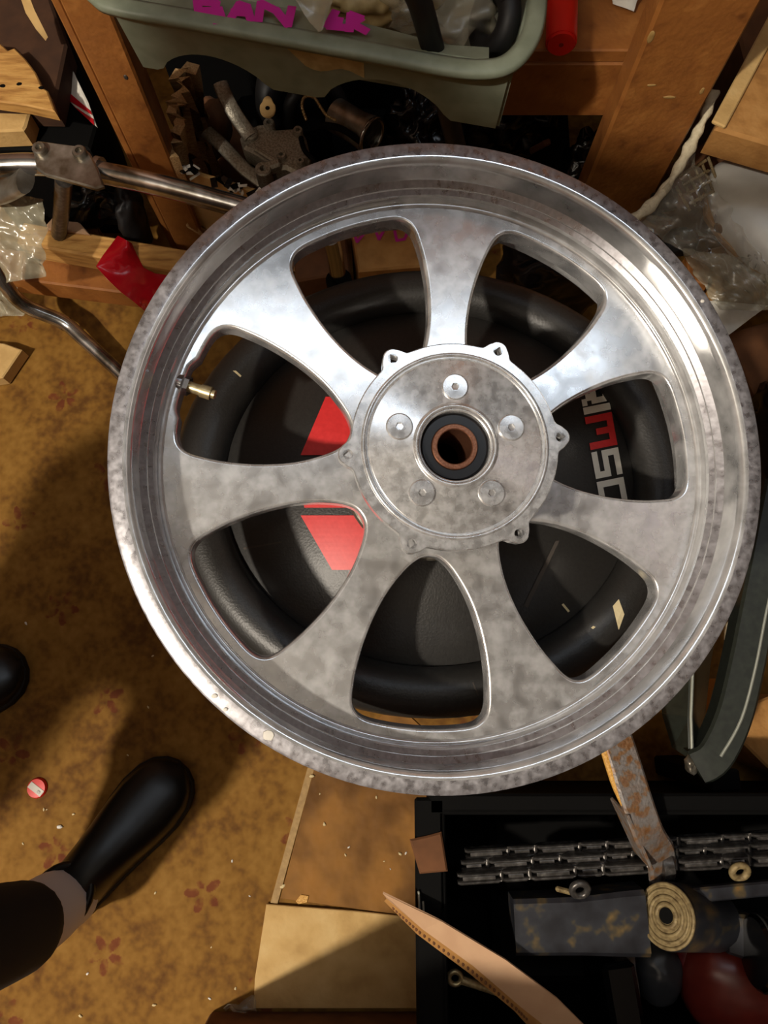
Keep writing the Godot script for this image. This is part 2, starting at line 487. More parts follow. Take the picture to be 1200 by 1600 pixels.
func floor_texture() -> ImageTexture:      # printed vinyl: tan marbling, worn maroon blossoms on a lattice; covers 2.2 m x 2.2 m
	var N := 1280
	var span := 2.2
	var img := Image.create(N, N, false, Image.FORMAT_RGB8)
	var a := FastNoiseLite.new(); a.seed = 3; a.frequency = 0.02; a.fractal_octaves = 5
	var b := FastNoiseLite.new(); b.seed = 9; b.frequency = 0.09; b.fractal_octaves = 3
	var c := FastNoiseLite.new(); c.seed = 17; c.frequency = 0.006; c.fractal_octaves = 4
	var dark := Color8(94, 62, 28); var mid := Color8(131, 94, 40); var lite := Color8(150, 112, 54)
	for y in N:
		for x in N:
			var k := a.get_noise_2d(x, y) * 0.5 + b.get_noise_2d(x, y) * 0.4 + c.get_noise_2d(x, y) * 0.25
			var col := mid.lerp(lite, clampf(k * 1.7, 0, 1)) if k > 0 else mid.lerp(dark, clampf(-k * 2.0, 0, 1))
			img.set_pixel(x, y, col)
	# blossoms
	var o := at(165, 1492); var p := at(318, 1395); var q := at(68, 1342)
	var e1 := Vector2(p.x - o.x, p.z - o.z); var e2 := Vector2(q.x - o.x, q.z - o.z)
	e2 = Vector2(e1.y, -e1.x).normalized() * (e1.length() + e2.length()) * 0.5 * signf(Vector2(e1.y, -e1.x).dot(e2))
	var maroon := Color8(98, 40, 30)
	var worn := FastNoiseLite.new(); worn.seed = 4; worn.frequency = 0.05
	for i in range(-7, 8):
		for j in range(-7, 8):
			var ctr := Vector2(o.x, o.z) + e1 * i + e2 * j
			var u := (ctr + Vector2(span, span) * 0.5) / span * N
			var rot := 0.4 + 0.5 * ((i * 3 + j * 5) % 4)
			for yy in range(-26, 27):
				for xx in range(-26, 27):
					var X := int(u.x) + xx; var Y := int(u.y) + yy
					if X < 0 or Y < 0 or X >= N or Y >= N: continue
					var d := Vector2(xx, yy)
					var inp := false
					for t in 5:
						var dir := Vector2.RIGHT.rotated(rot + t * TAU / 5.0)
						var l := d.dot(dir) - 10.0; var s := d.dot(dir.orthogonal())
						if l * l / 46.0 + s * s / 13.0 < 1.0: inp = true
					if inp:
						var k := clampf(0.26 + worn.get_noise_2d(X, Y) * 1.5, 0.0, 0.62)
						img.set_pixel(X, Y, img.get_pixel(X, Y).lerp(maroon, k))
	img.generate_mipmaps()
	return ImageTexture.create_from_image(img)

# ---------------------------------------------------------------- scene
func _ready() -> void:
	rng.seed = 7
	# camera
	var cam := Camera3D.new()
	cam.name = "camera"
	cam.position = EYE
	cam.rotation = Vector3(-PI / 2 + TILT, 0, 0)
	cam.fov = rad_to_deg(2.0 * atan(800.0 / F))
	cam.near = 0.02
	add_child(cam)
	cam.current = true
	# environment: closed room, the only light is the lamp
	var we := WorldEnvironment.new()
	we.name = "environment"
	var env := Environment.new()
	env.background_mode = Environment.BG_COLOR
	env.background_color = Color(0.02, 0.02, 0.02)
	env.ambient_light_source = Environment.AMBIENT_SOURCE_DISABLED
	env.tonemap_mode = Environment.TONE_MAPPER_LINEAR
	env.tonemap_exposure = 1.0
	env.sdfgi_enabled = true; env.ssao_enabled = true; env.ssil_enabled = true
	we.environment = env
	add_child(we)
	lamp_at = Vector3(-1.45, 2.9, 1.05)
	var lamp := OmniLight3D.new()
	lamp.name = "lamp_light"
	lamp.position = lamp_at
	lamp.light_color = Color(1.0, 0.95, 0.88)
	lamp.light_energy = 8.6
	lamp.light_size = 0.06
	lamp.omni_range = 12.0; lamp.omni_attenuation = 2.0
	lamp.shadow_enabled = true
	add_child(lamp)

	var tube := AreaLight3D.new()      # cool strip light over the shelves
	tube.name = "strip_light"
	tube.position = Vector3(0.35, 2.535, -0.62)
	tube.rotation = Vector3(-PI / 2, 0, 0)
	tube.area_size = Vector2(1.5, 0.2)
	tube.area_normalize_energy = true
	tube.light_color = Color(0.9, 0.95, 1.0)
	tube.light_energy = 0.26
	tube.area_range = 12.0; tube.area_attenuation = 2.0
	tube.shadow_enabled = true
	add_child(tube)

	make_materials()
	room()
	wheel()
	stool()
	person()
	shelving()
	left_side()
	bin_and_parts()
	right_side()
	crate_corner()
	floor_litter()

var lamp_at := Vector3.ZERO

func room() -> void:
	var fl := MB.new()
	var fm := StandardMaterial3D.new()
	fm.albedo_texture = floor_texture(); fm.roughness = 0.72; fm.metallic_specular = 0.25
	var S := 1.1
	for i in range(-3, 3):
		for j in range(-3, 3):
			var x0 := i * 1.1; var z0 := j * 1.1
			var q := [Vector3(x0, 0, z0), Vector3(x0 + 1.1, 0, z0), Vector3(x0 + 1.1, 0, z0 + 1.1), Vector3(x0, 0, z0 + 1.1)]
			for t in [[0, 1, 2], [0, 2, 3]]:
				fl.tri(q[t[0]], q[t[1]], q[t[2]], Vector3.UP, Vector3.UP, Vector3.UP)
	for p in fl.v: fl.uv.append(Vector2((p.x + S) / (2.0 * S), (p.z + S) / (2.0 * S)))
	var f := struct_("floor", fl, fm, "tan marbled vinyl floor printed with worn maroon blossoms")
	var slab := MB.new()
	box(slab, Transform3D(Basis(), Vector3(0, -0.053, 0)), Vector3(6.6, 0.1, 6.6), 0.0)
	struct_("slab", slab, M.card_dark, "", f)
	var c := MB.new()
	box(c, Transform3D(Basis(), Vector3(0, 3.45, 0.5)), Vector3(5.2, 0.1, 5.2), 0.0)
	struct_("ceiling", c, M.ceiling, "white ceiling")
	for w in [["wall_back", Vector3(0, 1.7, -1.65), Vector3(5.2, 3.4, 0.1)], ["wall_front", Vector3(0, 1.7, 2.65), Vector3(5.2, 3.4, 0.1)], ["wall_left", Vector3(-2.25, 1.7, 0.5), Vector3(0.1, 3.4, 4.3)], ["wall_right", Vector3(1.95, 1.7, 0.5), Vector3(0.1, 3.4, 4.3)]]:
		var m := MB.new()
		box(m, Transform3D(Basis(), w[1]), w[2], 0.0)
		struct_(w[0], m, M.wall, "plain dark brown boarded garage wall")
	var sl := thing("strip_lamp", "wide cool white strip lamp hanging over the shelves", "lamp", Vector3(0.35, 2.54, -0.62))
	var lb := MB.new()
	box(lb, Transform3D(Basis(), Vector3(0, 0.002, 0)), Vector3(1.5, 0.008, 0.2), 0.001)
	obj("diffuser", lb, M.strip, sl)
	lb = MB.new()
	box(lb, Transform3D(Basis(), Vector3(0, 0.027, 0)), Vector3(1.54, 0.04, 0.22), 0.004)
	obj("housing", lb, M.white_box, sl)
	for sx in [-0.6, 0.6]:
		lb = MB.new()
		sweep(lb, [Vector3(sx, 0.045, 0), Vector3(sx, 0.86, 0)], 0.003)
		obj("hanger", lb, M.black, sl)
	# pendant lamp
	var t := thing("pendant_lamp", "bare white bulb hanging from the ceiling behind the photographer", "lamp", Vector3(lamp_at.x, 0, lamp_at.z))
	var b := MB.new()
	var pr := []
	for k in 17:
		var a := -PI / 2 + PI * k / 16.0
		pr.append(Vector2(0.055 * cos(a), lamp_at.y + 0.055 * sin(a)))
	lathe(b, pr, 24)
	obj("bulb", b, M.bulb, t)
	b = MB.new()
	lathe(b, [Vector2(0.022, lamp_at.y + 0.05), Vector2(0.024, lamp_at.y + 0.11), Vector2(0.012, lamp_at.y + 0.13)], 20)
	obj("socket", b, M.black, t)
	b = MB.new()
	sweep(b, [Vector3(0, lamp_at.y + 0.12, 0), Vector3(0, 3.4, 0)], 0.004)
	obj("cord", b, M.black, t)

# ---- the wheel
var WX := Transform3D()
func cam_to_world(q: Vector3) -> Vector3:      # x right, y down, z forward in the lens
	return Vector3(q.x, -q.y * sin(TILT) - q.z * cos(TILT), q.y * cos(TILT) - q.z * sin(TILT))

func on_wheel(px: float, py: float, h: float) -> Vector3:   # local point of the wheel's plane at height h
	var d := WX.basis.inverse() * ray(px, py)
	var o := WX.affine_inverse() * EYE
	return o + d * ((h - o.y) / d.y)

func pol(r: float, deg: float, h := 0.0) -> Vector3:
	return Vector3(r * cos(deg_to_rad(deg)), h, -r * sin(deg_to_rad(deg)))

func wheel() -> void:
	var u := cam_to_world(Vector3(0.99593853, 0.00940208, 0.08954359))
	var v := cam_to_world(Vector3(0, -0.99453267, 0.10442593))
	var n := cam_to_world(Vector3(0.09003585, -0.10400181, -0.9904934))
	WX = Transform3D(Basis(u, n, -v).orthonormalized(), EYE + cam_to_world(Vector3(0.045, -0.041, 0.5248)))
	var t := thing("motorcycle_wheel", "seven-spoke chrome motorcycle wheel lying flat on a black padded stool", "wheel")
	t.transform = WX
	# rim: lip, step, barrel
	var b := MB.new()
	lathe(b, [Vector2(0.2105, -0.03), Vector2(0.2305, -0.012), Vector2(0.2345, -0.008), Vector2(0.2352, -0.004), Vector2(0.2346, -0.001), Vector2(0.233, 0.0), Vector2(0.2245, 0.0002)], 144)
	obj("lip", b, M.lip, t)
	b = MB.new()
	var pr := [Vector2(0.2245, 0.0002), Vector2(0.2230, 0.0), Vector2(0.2216, -0.0006), Vector2(0.2204, -0.0016), Vector2(0.2196, -0.0029), Vector2(0.2192, -0.0045), Vector2(0.2192, -0.006), Vector2(0.2204, -0.0068), Vector2(0.2204, -0.009), Vector2(0.2190, -0.0215), Vector2(0.2184, -0.0235), Vector2(0.2172, -0.0252), Vector2(0.2155, -0.0262), Vector2(0.2140, -0.0266)]
	for k in 9:      # concave cove down to the spoke face
		var s := k / 8.0
		pr.append(Vector2(lerpf(0.2136, 0.2098, s), lerpf(-0.0272, -0.0392, pow(s, 0.8))))
	pr.append_array([Vector2(0.2094, -0.0396), Vector2(0.2088, -0.0393), Vector2(0.2080, -0.0392), Vector2(0.2071, -0.0394), Vector2(0.2064, -0.0399), Vector2(0.2059, -0.0405), Vector2(0.2056, -0.041)])
	lathe(b, pr, 144, Transform3D(), 30.0)
	obj("barrel", b, M.barrel, t)
	b = MB.new()
	lathe(b, [Vector2(0.2075, -0.041), Vector2(0.2085, -0.058), Vector2(0.2105, -0.085), Vector2(0.2115, -0.088), Vector2(0.2145, -0.086), Vector2(0.214, -0.055), Vector2(0.2105, -0.03)], 120)
	obj("drum", b, M.barrel, t)
	# openings, from measured half widths
	var half := [[0.071, 0.0], [0.0722, 4.6], [0.0755, 8.0], [0.080, 10.7], [0.087, 13.3], [0.098, 15.9], [0.110, 17.4], [0.122, 18.05], [0.135, 18.2], [0.150, 17.9], [0.165, 17.25], [0.178, 16.4], [0.186, 15.75], [0.1915, 14.9], [0.1952, 13.7], [0.1972, 12.2], [0.1979, 10.2], [0.1979, 7.0], [0.1979, 3.5], [0.1979, 0.0]]
	var hs := []       # smoothed half outline in cartesian, opening centre along +x
	for k in half.size(): hs.append(Vector2(half[k][0] * cos(deg_to_rad(half[k][1])), half[k][0] * sin(deg_to_rad(half[k][1]))))
	var fine := []
	for i in hs.size() - 1:
		var p0: Vector2 = hs[i - 1] if i > 0 else Vector2(hs[1].x, -hs[1].y)
		var p3: Vector2 = hs[i + 2] if i + 2 < hs.size() else Vector2(hs[-2].x, -hs[-2].y)
		for k in 3: fine.append((hs[i] as Vector2).cubic_interpolate(hs[i + 1], p0, p3, k / 3.0))
	fine.append(hs[-1])
	var m := fine.size()
	var nor := []
	for i in m:
		var a: Vector2 = fine[i - 1] if i > 0 else Vector2(fine[1].x, -fine[1].y)
		var c: Vector2 = fine[i + 1] if i + 1 < m else Vector2(fine[m - 2].x, -fine[m - 2].y)
		var d := (c - a).normalized()
		nor.append(Vector2(-d.y, d.x))          # points out of the opening
	var oc := []
	for k in 7: oc.append(-94.6 + 360.0 / 7.0 * k)
	var vq := on_wheel(283, 603, -0.041)
	var vdeg := rad_to_deg(Vector2(vq.x, -vq.z).angle())
	var levels := [[0.0026, 0.0], [0.0017, -0.0002], [0.0009, -0.0007], [0.0003, -0.0016], [0.0, -0.003], [0.0, -0.016], [0.0015, -0.0185]]
	for k in 7:
		b = MB.new()
		var left: float = oc[k]                       # spoke lies between opening k and k+1
		var right: float = oc[(k + 1) % 7]
		var edge := func(i: int, lev: int, side: int) -> Vector2:
			var p: Vector2 = fine[i] + nor[i] * levels[lev][0]
			p = p.rotated(deg_to_rad(left)) if side == 0 else Vector2(p.x, -p.y).rotated(deg_to_rad(right))
			var here: int = k if side == 0 else (k + 1) % 7
			if here == 5 and p.length() > 0.19:      # scallop that clears the valve
				var off := absf(angle_difference(p.angle(), deg_to_rad(vdeg)))
				p *= 1.0 + 0.019 * (1.0 - smoothstep(0.085, 0.125, off))
			return p
		var enor := func(i: int, side: int) -> Vector2:
			var p: Vector2 = nor[i]
			if side == 0: return p.rotated(deg_to_rad(left))
			return Vector2(p.x, -p.y).rotated(deg_to_rad(right))
		for side in 2:
			for i in m - 1:
				for l in levels.size() - 1:
					var pts := []
					var ns := []
					for q in [[i, l], [i + 1, l], [i + 1, l + 1], [i, l + 1]]:
						var e: Vector2 = edge.call(q[0], q[1], side)
						var en: Vector2 = enor.call(q[0], side)
						pts.append(Vector3(e.x, -0.041 + levels[q[1]][1], -e.y))
						var tilt: float = [1.45, 1.2, 0.8, 0.4, 0.05, 0.0, -0.6][q[1]]
						ns.append(Vector3(-en.x * cos(tilt), sin(tilt), en.y * cos(tilt)))
					b.quad(pts[0], pts[1], pts[2], pts[3], ns[0], ns[1], ns[2], ns[3])
		for lv in [0, 6]:
			var poly := PackedVector2Array()
			for i in m: poly.append(edge.call(i, lv, 0))
			for s in 13: poly.append(Vector2.RIGHT.rotated(deg_to_rad(left + 360.0 / 7.0 * s / 12.0)) * (0.2056 if lv == 0 else 0.2085))
			for i in range(m - 1, -1, -1): poly.append(edge.call(i, lv, 1))
			for s in range(8, -1, -1): poly.append(Vector2.RIGHT.rotated(deg_to_rad(left + 360.0 / 7.0 * s / 8.0)) * 0.03)
			var tr := Geometry2D.triangulate_polygon(poly)
			var y: float = -0.041 + levels[lv][1]
			var up := Vector3.UP if lv == 0 else Vector3.DOWN
			for i in range(0, tr.size(), 3):
				b.tri(Vector3(poly[tr[i]].x, y, -poly[tr[i]].y), Vector3(poly[tr[i + 1]].x, y, -poly[tr[i + 1]].y), Vector3(poly[tr[i + 2]].x, y, -poly[tr[i + 2]].y), up, up, up)
		obj("spoke", b, M.spoke, t)
	# hub column and lobed flange
	b = MB.new()
	lathe(b, [Vector2(0.05, -0.041), Vector2(0.047, -0.038), Vector2(0.045, -0.03), Vector2(0.045, 0.016), Vector2(0.05, 0.022)], 64)
	obj("hub_column", b, M.hub, t)
	var fo := func(deg: float) -> float:
		var d := fposmod(deg - 5.7 + 30.0, 60.0) - 30.0
		d = absf(d)
		if d < 4.4:
			var sn := 0.0722 * sin(deg_to_rad(d))
			return 0.0722 * cos(deg_to_rad(d)) + sqrt(0.0066 * 0.0066 - sn * sn)
		return 0.0703 + 0.0052 * exp(-pow((d - 4.4) / 2.6, 2.0))
	b = MB.new()
	var yt := 0.0322; var yb := 0.0225
	for k in 6:
		var c: float = 5.7 + 60.0 * k
		var hc := Vector2.RIGHT.rotated(deg_to_rad(c)) * 0.0722
		var poly := PackedVector2Array()
		var out_a := []
		for s in 61:
			var a := c - 30.0 + s
			out_a.append(Vector2.RIGHT.rotated(deg_to_rad(a)) * (fo.call(a) - 0.0008))
		for q in out_a: poly.append(q)
		for s in range(20, 10, -1): poly.append(Vector2.RIGHT.rotated(deg_to_rad(c - 30.0 + s * 3.0)) * 0.0635)
		poly.append(Vector2.RIGHT.rotated(deg_to_rad(c + 0.05)) * 0.0635)
		for s in 25:
			var a := PI + deg_to_rad(c) - 0.004 - (TAU - 0.008) * s / 24.0
			poly.append(hc + Vector2.RIGHT.rotated(a) * 0.0034)
		poly.append(Vector2.RIGHT.rotated(deg_to_rad(c - 0.05)) * 0.0635)
		for s in range(9, -1, -1): poly.append(Vector2.RIGHT.rotated(deg_to_rad(c - 30.0 + s * 3.0)) * 0.0635)
		var tr := Geometry2D.triangulate_polygon(poly)
		for y in [yt, yb]:
			var up := Vector3.UP if y == yt else Vector3.DOWN
			for i in range(0, tr.size(), 3):
				b.tri(Vector3(poly[tr[i]].x, y, -poly[tr[i]].y), Vector3(poly[tr[i + 1]].x, y, -poly[tr[i + 1]].y), Vector3(poly[tr[i + 2]].x, y, -poly[tr[i + 2]].y), up, up, up)
		for s in 60:
			var a := c - 30.0 + s
			var q := []
			var nn := []
			for e in [a, a + 1.0]:
				var r: float = fo.call(e)
				var d1: Vector2 = Vector2.RIGHT.rotated(deg_to_rad(e + 0.3)) * fo.call(e + 0.3) - Vector2.RIGHT.rotated(deg_to_rad(e - 0.3)) * fo.call(e - 0.3)
				var nv := Vector2(d1.y, -d1.x).normalized()
				q.append([Vector2.RIGHT.rotated(deg_to_rad(e)) * r, Vector2.RIGHT.rotated(deg_to_rad(e)) * (r - 0.0008)])
				nn.append(Vector3(nv.x, 0, -nv.y))
			var W := func(w: Vector2, y: float) -> Vector3: return Vector3(w.x, y, -w.y)
			b.quad(W.call(q[0][0], yb), W.call(q[1][0], yb), W.call(q[1][0], yt - 0.0008), W.call(q[0][0], yt - 0.0008), nn[0], nn[1], nn[1], nn[0])
			b.quad(W.call(q[0][0], yt - 0.0008), W.call(q[1][0], yt - 0.0008), W.call(q[1][1], yt), W.call(q[0][1], yt), (nn[0] + Vector3.UP).normalized(), (nn[1] + Vector3.UP).normalized(), (nn[1] + Vector3.UP).normalized(), (nn[0] + Vector3.UP).normalized())
		lathe(b, [Vector2(0.0034, yt), Vector2(0.0034, yb)], 20, Transform3D(Basis(), Vector3(hc.x, 0, -hc.y)))
	obj("flange", b, M.hub, t)
	b = MB.new()      # raised ring and inner face
	lathe(b, [Vector2(0.0635, 0.0322), Vector2(0.0634, 0.0328), Vector2(0.0626, 0.0336), Vector2(0.0617, 0.0338), Vector2(0.0608, 0.0332), Vector2(0.0603, 0.0318), Vector2(0.0600, 0.0312), Vector2(0.0592, 0.0318), Vector2(0.0586, 0.0326), Vector2(0.058, 0.0328), Vector2(0.0292, 0.0328), Vector2(0.0284, 0.0331), Vector2(0.0276, 0.0341), Vector2(0.0266, 0.0344), Vector2(0.0256, 0.034), Vector2(0.0250, 0.033), Vector2(0.0247, 0.0315), Vector2(0.0242, 0.0318), Vector2(0.0236, 0.0315), Vector2(0.0234, 0.030), Vector2(0.0234, 0.026)], 96, Transform3D(), 50.0)
	obj("hub_face", b, M.hub, t)
	for k in 5:
		var bc := pol(0.0397, 90.5 + 72.0 * k, 0.0328)
		b = MB.new()
		lathe(b, [Vector2(0.0100, -0.0002), Vector2(0.0096, -0.0008), Vector2(0.0092, -0.0002), Vector2(0.0090, 0.0006), Vector2(0.0082, 0.0012), Vector2(0.003, 0.0013)], 36, Transform3D(Basis(), bc))
		var hexa := []
		for s in 6: hexa.append(Vector2.RIGHT.rotated(TAU * s / 6.0 + k) * 0.0027)
		for s in 6:
			var h0: Vector2 = hexa[s]; var h1: Vector2 = hexa[(s + 1) % 6]
			b.fquad(bc + Vector3(h0.x, 0.0013, h0.y), bc + Vector3(h1.x, 0.0013, h1.y), bc + Vector3(h1.x, -0.002, h1.y), bc + Vector3(h0.x, -0.002, h0.y), -Vector3(h0.x + h1.x, 0, h0.y + h1.y))
			b.flat(bc + Vector3(0, -0.002, 0), bc + Vector3(h0.x, -0.002, h0.y), bc + Vector3(h1.x, -0.002, h1.y), Vector3.UP)
			for w in 6:      # collar between hexagon and head
				var a0 := TAU * (s + w / 6.0) / 6.0 + k; var a1 := TAU * (s + (w + 1) / 6.0) / 6.0 + k
				var i0 := h0.lerp(h1, w / 6.0); var i1 := h0.lerp(h1, (w + 1) / 6.0)
				b.fquad(bc + Vector3(i0.x, 0.0013, i0.y), bc + Vector3(i1.x, 0.0013, i1.y), bc + Vector3(cos(a1) * 0.003, 0.0013, sin(a1) * 0.003), bc + Vector3(cos(a0) * 0.003, 0.0013, sin(a0) * 0.003), Vector3.UP)
		obj("bolt", b, M.hub, t)
	b = MB.new()
	lathe(b, [Vector2(0.0234, 0.0270), Vector2(0.0226, 0.0282), Vector2(0.0222, 0.0276), Vector2(0.0218, 0.0272), Vector2(0.016, 0.0272), Vector2(0.0156, 0.0268)], 64)
	var bear := obj("bearing", b, M.seal, t)
	bear.set_meta("label", "black bearing seal")
	b = MB.new()
	lathe(b, [Vector2(0.0157, 0.0265), Vector2(0.0155, 0.0288), Vector2(0.015, 0.0292), Vector2(0.0124, 0.0292), Vector2(0.0118, 0.0286), Vector2(0.0117, -0.02)], 48)
	obj("bearing_race", b, M.copper, bear)
	b = MB.new()
	lathe(b, [Vector2(0.0, -0.06), Vector2(0.013, -0.06), Vector2(0.013, -0.02)], 32, Transform3D(), 35.0)
	obj("axle_bore", b, M.black, t)
	# rear hub boss that stands on the stool
	b = MB.new()
	lathe(b, [Vector2(0.0, -0.1075), Vector2(0.05, -0.1075), Vector2(0.054, -0.104), Vector2(0.0545, -0.098), Vector2(0.054, -0.082), Vector2(0.0705, -0.0805), Vector2(0.0725, -0.0775), Vector2(0.071, -0.074), Vector2(0.055, -0.072), Vector2(0.041, -0.058)], 56)
	obj("rear_hub", b, M.rusty_chrome, t)
	# valve
	var v0 := on_wheel(276, 598, -0.049); var v1 := on_wheel(336, 617, -0.047)
	var dv := (v1 - v0).normalized()
	b = MB.new()
	sweep(b, [v0, v0.lerp(v1, 0.62), v0.lerp(v1, 0.64), v1 - dv * 0.003, v1 - dv * 0.003, v1], [0.0042, 0.0042, 0.0052, 0.0052, 0.0036, 0.0034], [], 18)
	var vs := obj("valve_stem", b, M.brass, t)
	vs.set_meta("label", "small pale brass tyre valve")
	b = MB.new()
	var hx := []
	for s in 6: hx.append(Vector2(cos(TAU * s / 6), sin(TAU * s / 6)))
	sweep(b, [v0 + dv * 0.006, v0 + dv * 0.0105], 0.0075, hx, 6, true, Vector3.UP, false)
	sweep(b, [v0 + dv * 0.0015, v0 + dv * 0.006], 0.0095, [], 20)
	obj("valve_nut", b, M.chrome, vs)
	b = MB.new()      # nick in the lip
	for q in [[421, 1149, 0.0042], [335, 1088, 0.002], [1098, 470, 0.0018], [352, 1108, 0.0016]]:
		var w := on_wheel(q[0], q[1], 0.0004)
		b = MB.new()
		blob(b, w, Vector3(q[2], 0.0006, q[2] * 0.8), 0.5, 200.0, 3, 10, 6)
		obj("chipped_spot", b, M.crumb_white, t)

# ---- the stool
const SA := 0.236
const SB := 0.211
var SC := Vector3.ZERO
func seat_h(p: Vector3) -> float:
	var q := Vector2((p.x - SC.x) / SA, (p.z - SC.z) / SB).length()
	if q < 0.79: return 0.549 + 0.043 * (1.0 - pow(q / 0.79, 2.4))
	return 0.549 + 0.018 * sin(PI * clampf((q - 0.79) / 0.21, 0, 1))

func on_seat(px: float, py: float) -> Vector3:
	var p := at(px, py, 0.57)
	for k in 8:
		p = at(px, py, seat_h(p))
	return p

func seat_patch(b: MB, quad: Array, nu := 6, nv := 6, lift := 0.0009) -> void:    # a printed four-sided mark on the pad
	var P := []
	for i in nv + 1:
		var l := []
		for j in nu + 1:
			var a: Vector2 = (quad[0] as Vector2).lerp(quad[1], float(j) / nu)
			var c: Vector2 = (quad[3] as Vector2).lerp(quad[2], float(j) / nu)
			var q := a.lerp(c, float(i) / nv)
			l.append(on_seat(q.x, q.y) + Vector3(0, lift, 0))
		P.append(l)
	for i in nv:
		for j in nu:
			var o: Vector3 = Vector3.UP
			b.fquad(P[i][j], P[i][j + 1], P[i + 1][j + 1], P[i + 1][j], o)

func stool() -> void:
	SC = at(672, 744, 0.56)
	var t := thing("padded_stool", "round black vinyl stool under the chrome wheel with red chevrons and white lettering", "stool", Vector3(SC.x, 0, SC.z))
	var b := MB.new()
	var pr := [Vector2(0.79, 0.535)]
	for k in 25:
		var q := 0.79 * (1.0 - k / 24.0)
		pr.append(Vector2(q, 0.549 + 0.043 * (1.0 - pow(q / 0.79, 2.4))))
	lathe(b, pr, 120, Transform3D(), 60.0, SA, SB)
	var pad := obj("seat_pad", b, M.vinyl, t)
	b = MB.new()
	pr = []
	for k in 19:
		var a := PI * 1.35 * k / 18.0
		pr.append(Vector2(0.895 + 0.105 * cos(-0.6 + a), 0.545 + 0.022 * sin(-0.6 + a)))
	pr.insert(0, Vector2(0.93, 0.49)); pr.insert(0, Vector2(0.3, 0.487))
	lathe(b, pr, 72, Transform3D(), 60.0, SA, SB)
	obj("bolster", b, M.vinyl, t)
	b = MB.new()
	lathe(b, [Vector2(0.0, 0.462), Vector2(0.13, 0.462), Vector2(0.135, 0.466), Vector2(0.135, 0.486), Vector2(0.0, 0.487)], 40)
	obj("seat_plate", b, M.black, t)
	b = MB.new()
	lathe(b, [Vector2(0.025, 0.07), Vector2(0.025, 0.462)], 28)
	obj("column", b, M.chrome, t)
	for k in 5:
		var a := TAU * k / 5.0 + 0.3
		var d := Vector3(cos(a), 0, sin(a))
		b = MB.new()
		sweep(b, [d * 0.015 + Vector3(0, 0.085, 0), d * 0.10 + Vector3(0, 0.07, 0), d * 0.16 + Vector3(0, 0.045, 0)], [Vector2(0.02, 0.02), Vector2(0.017, 0.015), Vector2(0.014, 0.012)], [], 12)
		var leg := obj("leg", b, M.black, t)
		b = MB.new()
		sweep(b, [d * 0.155 + Vector3(-d.z, 0, d.x) * -0.012 + Vector3(0, 0.0225, 0), d * 0.155 + Vector3(-d.z, 0, d.x) * 0.012 + Vector3(0, 0.0225, 0)], 0.022, [], 18)
		obj("caster", b, M.rubber, leg)
	# red chevrons printed on the pad
	var inv := Transform3D(Basis(), -t.position)
	for q in [[[509, 621], [605, 621], [575, 712], [470, 712]], [[470, 806], [580, 806], [610, 891], [519, 891]], [[462, 727], [560, 727], [570, 794], [476, 794]]]:
		b = MB.new()
		seat_patch(b, [Vector2(q[0][0], q[0][1]), Vector2(q[1][0], q[1][1]), Vector2(q[2][0], q[2][1]), Vector2(q[3][0], q[3][1])], 14, 12, 0.0017)
		shift(b, inv)
		obj("red_chevron", b, M.red_print, t)
	# lettering that runs down the right side of the pad
	var O := Vector2(910.4, 637.9); var ra := Vector2(0.18, 0.983); var ub := Vector2(0.975, -0.2)
	var letters := {
		"R": [[-38, -28, 0, 43], [-28, -3, 34, 43], [-28, -3, 15, 24], [-12, -3, 24, 34], [-20, -9, 7, 15], [-13, -2, 0, 8]],
		"I": [[0, 11, 0, 43]],
		"M": [[15, 26, 0, 43], [56, 67, 0, 43], [26, 56, 33, 43], [36, 46, 14, 33]],
		"S": [[71, 113, 34, 43], [71, 81, 24, 34], [71, 113, 16, 25], [103, 113, 8, 16], [71, 113, 0, 9]],
		"O": [[118, 128, 0, 43], [128, 152, 34, 43], [128, 152, 0, 9], [152, 162, 0, 43]]}
	for key in letters:
		b = MB.new()
		for r in letters[key]:
			var c := func(x: float, y: float) -> Vector2: return O + ra * x + ub * y
			seat_patch(b, [c.call(r[0], r[2]), c.call(r[1], r[2]), c.call(r[1], r[3]), c.call(r[0], r[3])], 3, 3, 0.0009)
		shift(b, inv)
		obj("printed_letter", b, M.red_print if key == "M" else M.white_print, t)
	# torn vinyl with foam showing, and scuffs
	for q in [[[948, 911], [957, 912], [975, 960], [966, 985]], [[899, 967], [903, 965], [930, 980], [926, 983]], [[877, 945], [880, 943], [890, 955], [887, 957]], [[364, 580], [369, 580], [380, 590], [378, 592]]]:
		b = MB.new()
		seat_patch(b, [Vector2(q[0][0], q[0][1]), Vector2(q[1][0], q[1][1]), Vector2(q[2][0], q[2][1]), Vector2(q[3][0], q[3][1])], 3, 6, 0.0012)
		shift(b, inv)
		obj("tear", b, M.foam, t)
	for q in [[[727, 1040], [729, 1040], [748, 1086], [746, 1087]], [[868, 845], [874, 845], [824, 950], [818, 946]], [[380, 856], [440, 846], [441, 848], [382, 859]]]:
		b = MB.new()
		seat_patch(b, [Vector2(q[0][0], q[0][1]), Vector2(q[1][0], q[1][1]), Vector2(q[2][0], q[2][1]), Vector2(q[3][0], q[3][1])], 3, 6, 0.0008)
		shift(b, inv)
		obj("scuff", b, M.scuff, t)

func shift(b: MB, xf: Transform3D) -> void:
	for i in b.v.size(): b.v[i] = xf * b.v[i]

